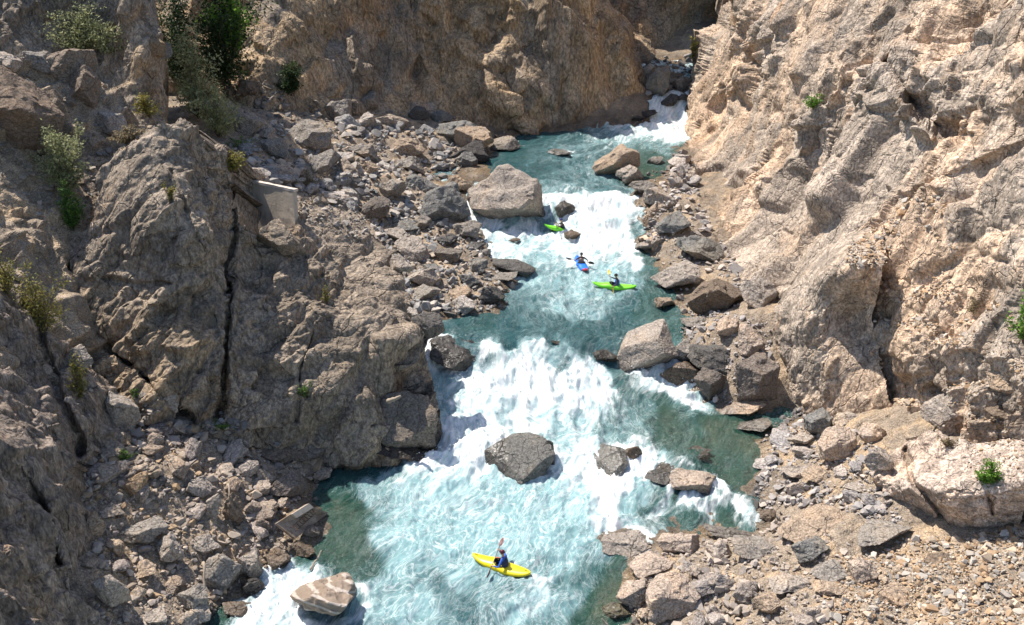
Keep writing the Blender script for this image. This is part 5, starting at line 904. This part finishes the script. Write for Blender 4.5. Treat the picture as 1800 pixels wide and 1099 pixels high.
plant('slope_shrub', 195, 100, 70, 60, 'leaf_olive', 'small shrub right of the sprawling one at top left', 1500, .09, nb=8)
plant('slope_shrub', 122, 345, 80, 150, 'leaf_olive', 'large olive shrub between the huge brown boulder and the buttress', 5200, .07, nb=14, lean=-.03)
plant('slope_shrub', 128, 405, 50, 90, 'leaf_green', 'greener shrub below the large olive one beside the buttress', 2200, .065, nb=8)
plant('slope_shrub', 75, 590, 100, 130, 'leaf_autumn', 'thin yellowing shrub above the near left cliff', 2300, .06, nb=14, sparse=1.3)
plant('slope_shrub', 15, 520, 50, 105, 'leaf_autumn', 'thin yellowing sprig at the left edge of the frame', 800, .06, nb=7, sparse=1.3)
plant('slope_shrub', 143, 700, 45, 90, 'leaf_autumn', 'spindly yellow-green shrub on the square block ledge', 900, .055, nb=7, sparse=1.2)
plant('small_shrub', 262, 205, 50, 45, 'leaf_autumn', 'small pale shrub at the foot of the tall rock column', 900, .08, nb=8)
plant('dry_tuft', 222, 250, 52, 34, 'leaf_dry', 'dry straw coloured tuft behind the top of the buttress', 1500, .06, cat='grass tuft', nb=16)
plant('small_shrub', 300, 355, 26, 50, 'leaf_autumn', 'little yellow shrub growing from the face of the buttress', 420, .055, nb=5)
plant('small_shrub', 405, 300, 60, 40, 'leaf_autumn', 'yellowing bush behind the buttress top, left of the concrete pier', 1100, .07, nb=9)
plant('dry_tuft', 545, 330, 60, 34, 'leaf_dry', 'dry bush right of the concrete pier', 1100, .065, nb=9, cat='bush')
plant('small_shrub', 538, 700, 24, 40, 'leaf_green', 'small green plant low in a crack of the buttress', 320, .05, nb=5)
plant('small_shrub', 575, 530, 26, 40, 'leaf_autumn', 'small yellow-green plant high on the lit side of the buttress', 260, .05, nb=5)
plant('small_shrub', 240, 700, 20, 20, 'leaf_green', 'green tuft where the slab meets the left talus', 220, .05, nb=5, cat='grass tuft')
plant('small_shrub', 215, 808, 34, 22, 'leaf_green', 'green grassy tuft at the top of the left talus', 420, .05, nb=8, cat='grass tuft')
plant('small_shrub', 390, 752, 30, 24, 'leaf_green', 'green tuft under the buttress', 320, .05, nb=6, cat='grass tuft')
plant('green_bush', 1735, 848, 44, 46, 'leaf_bright', 'round bright green bush on top of the overhung block', 2200, .05, cat='bush', nb=14)
plant('edge_shrub', 1800, 600, 50, 110, 'leaf_bright', 'bright green shrub cut by the right edge of the frame', 2200, .065, nb=10)
plant('small_shrub', 1430, 190, 44, 32, 'leaf_bright', 'small green plant high on the right cliff', 650, .075, nb=7)
plant('small_shrub', 1218, 110, 22, 50, 'leaf_autumn', 'pale yellow plant on the left edge of the right cliff', 420, .10, nb=5)
plant('dry_tuft', 1665, 785, 30, 26, 'leaf_dry', 'dry greyish tuft on the pale top of the overhung block', 400, .045, cat='grass tuft', nb=10)
plant('dry_tuft', 1712, 548, 46, 26, 'leaf_dry', 'dry tuft on the gravel ledge of the right cliff', 500, .05, cat='grass tuft', nb=10)
plant('small_shrub', 425, 262, 40, 26, 'leaf_green', 'low green plant at the edge of the cobble field', 450, .07, nb=7)

RENAME = {'far_cliff': 'cliff', 'back_cliff': 'cliff', 'left_upper_cliff': 'cliff', 'right_cliff': 'cliff', 'left_near_cliff': 'cliff', 'left_slope': 'rocky_slope', 'prow_outcrop': 'rock_outcrop', 'lower_block': 'rock_outcrop', 'left_buttress': 'rock_outcrop'}
for o in list(C.objects):
    if o.name in RENAME: o.name = RENAME[o.name]
# ------------------------------------------------------------------ light, sky, camera
sun_dir = Vector((-.40, .37, .84)).normalized()
sl = bpy.data.lights.new('sun', 'SUN'); sl.energy = 4.7; sl.angle = R(.5); sl.color = (1.0, .92, .82)
so = bpy.data.objects.new('sun', sl); C.objects.link(so); so.rotation_euler = sun_dir.to_track_quat('Z', 'Y').to_euler()
w = bpy.data.worlds.new('World'); bpy.context.scene.world = w; w.use_nodes = True; nt = w.node_tree
sky = nt.nodes.new('ShaderNodeTexSky'); sky.sky_type = 'NISHITA'; sky.sun_disc = False; sky.sun_elevation = math.asin(sun_dir.z); sky.sun_rotation = math.atan2(sun_dir.x, sun_dir.y)
bg = nt.nodes['Background']; nt.links.new(sky.outputs[0], bg.inputs[0]); bg.inputs[1].default_value = .11
cd = bpy.data.cameras.new('camera'); co_ = bpy.data.objects.new('camera', cd); C.objects.link(co_); co_.location = (0, 0, CAMZ); co_.rotation_euler = (R(90)-PITCH, 0, 0)
cd.sensor_width = 36; cd.lens = 36; cd.clip_end = 600; bpy.context.scene.camera = co_
sc = bpy.context.scene; sc.view_settings.view_transform = 'Standard'; sc.view_settings.look = 'None'; sc.view_settings.gamma = 1; sc.view_settings.exposure = .74; sc.cycles.max_bounces = 5; sc.cycles.diffuse_bounces = 3; sc.cycles.glossy_bounces = 2; sc.cycles.transparent_max_bounces = 6; sc.cycles.transmission_bounces = 2; sc.cycles.use_adaptive_sampling = True; sc.cycles.adaptive_threshold = .02
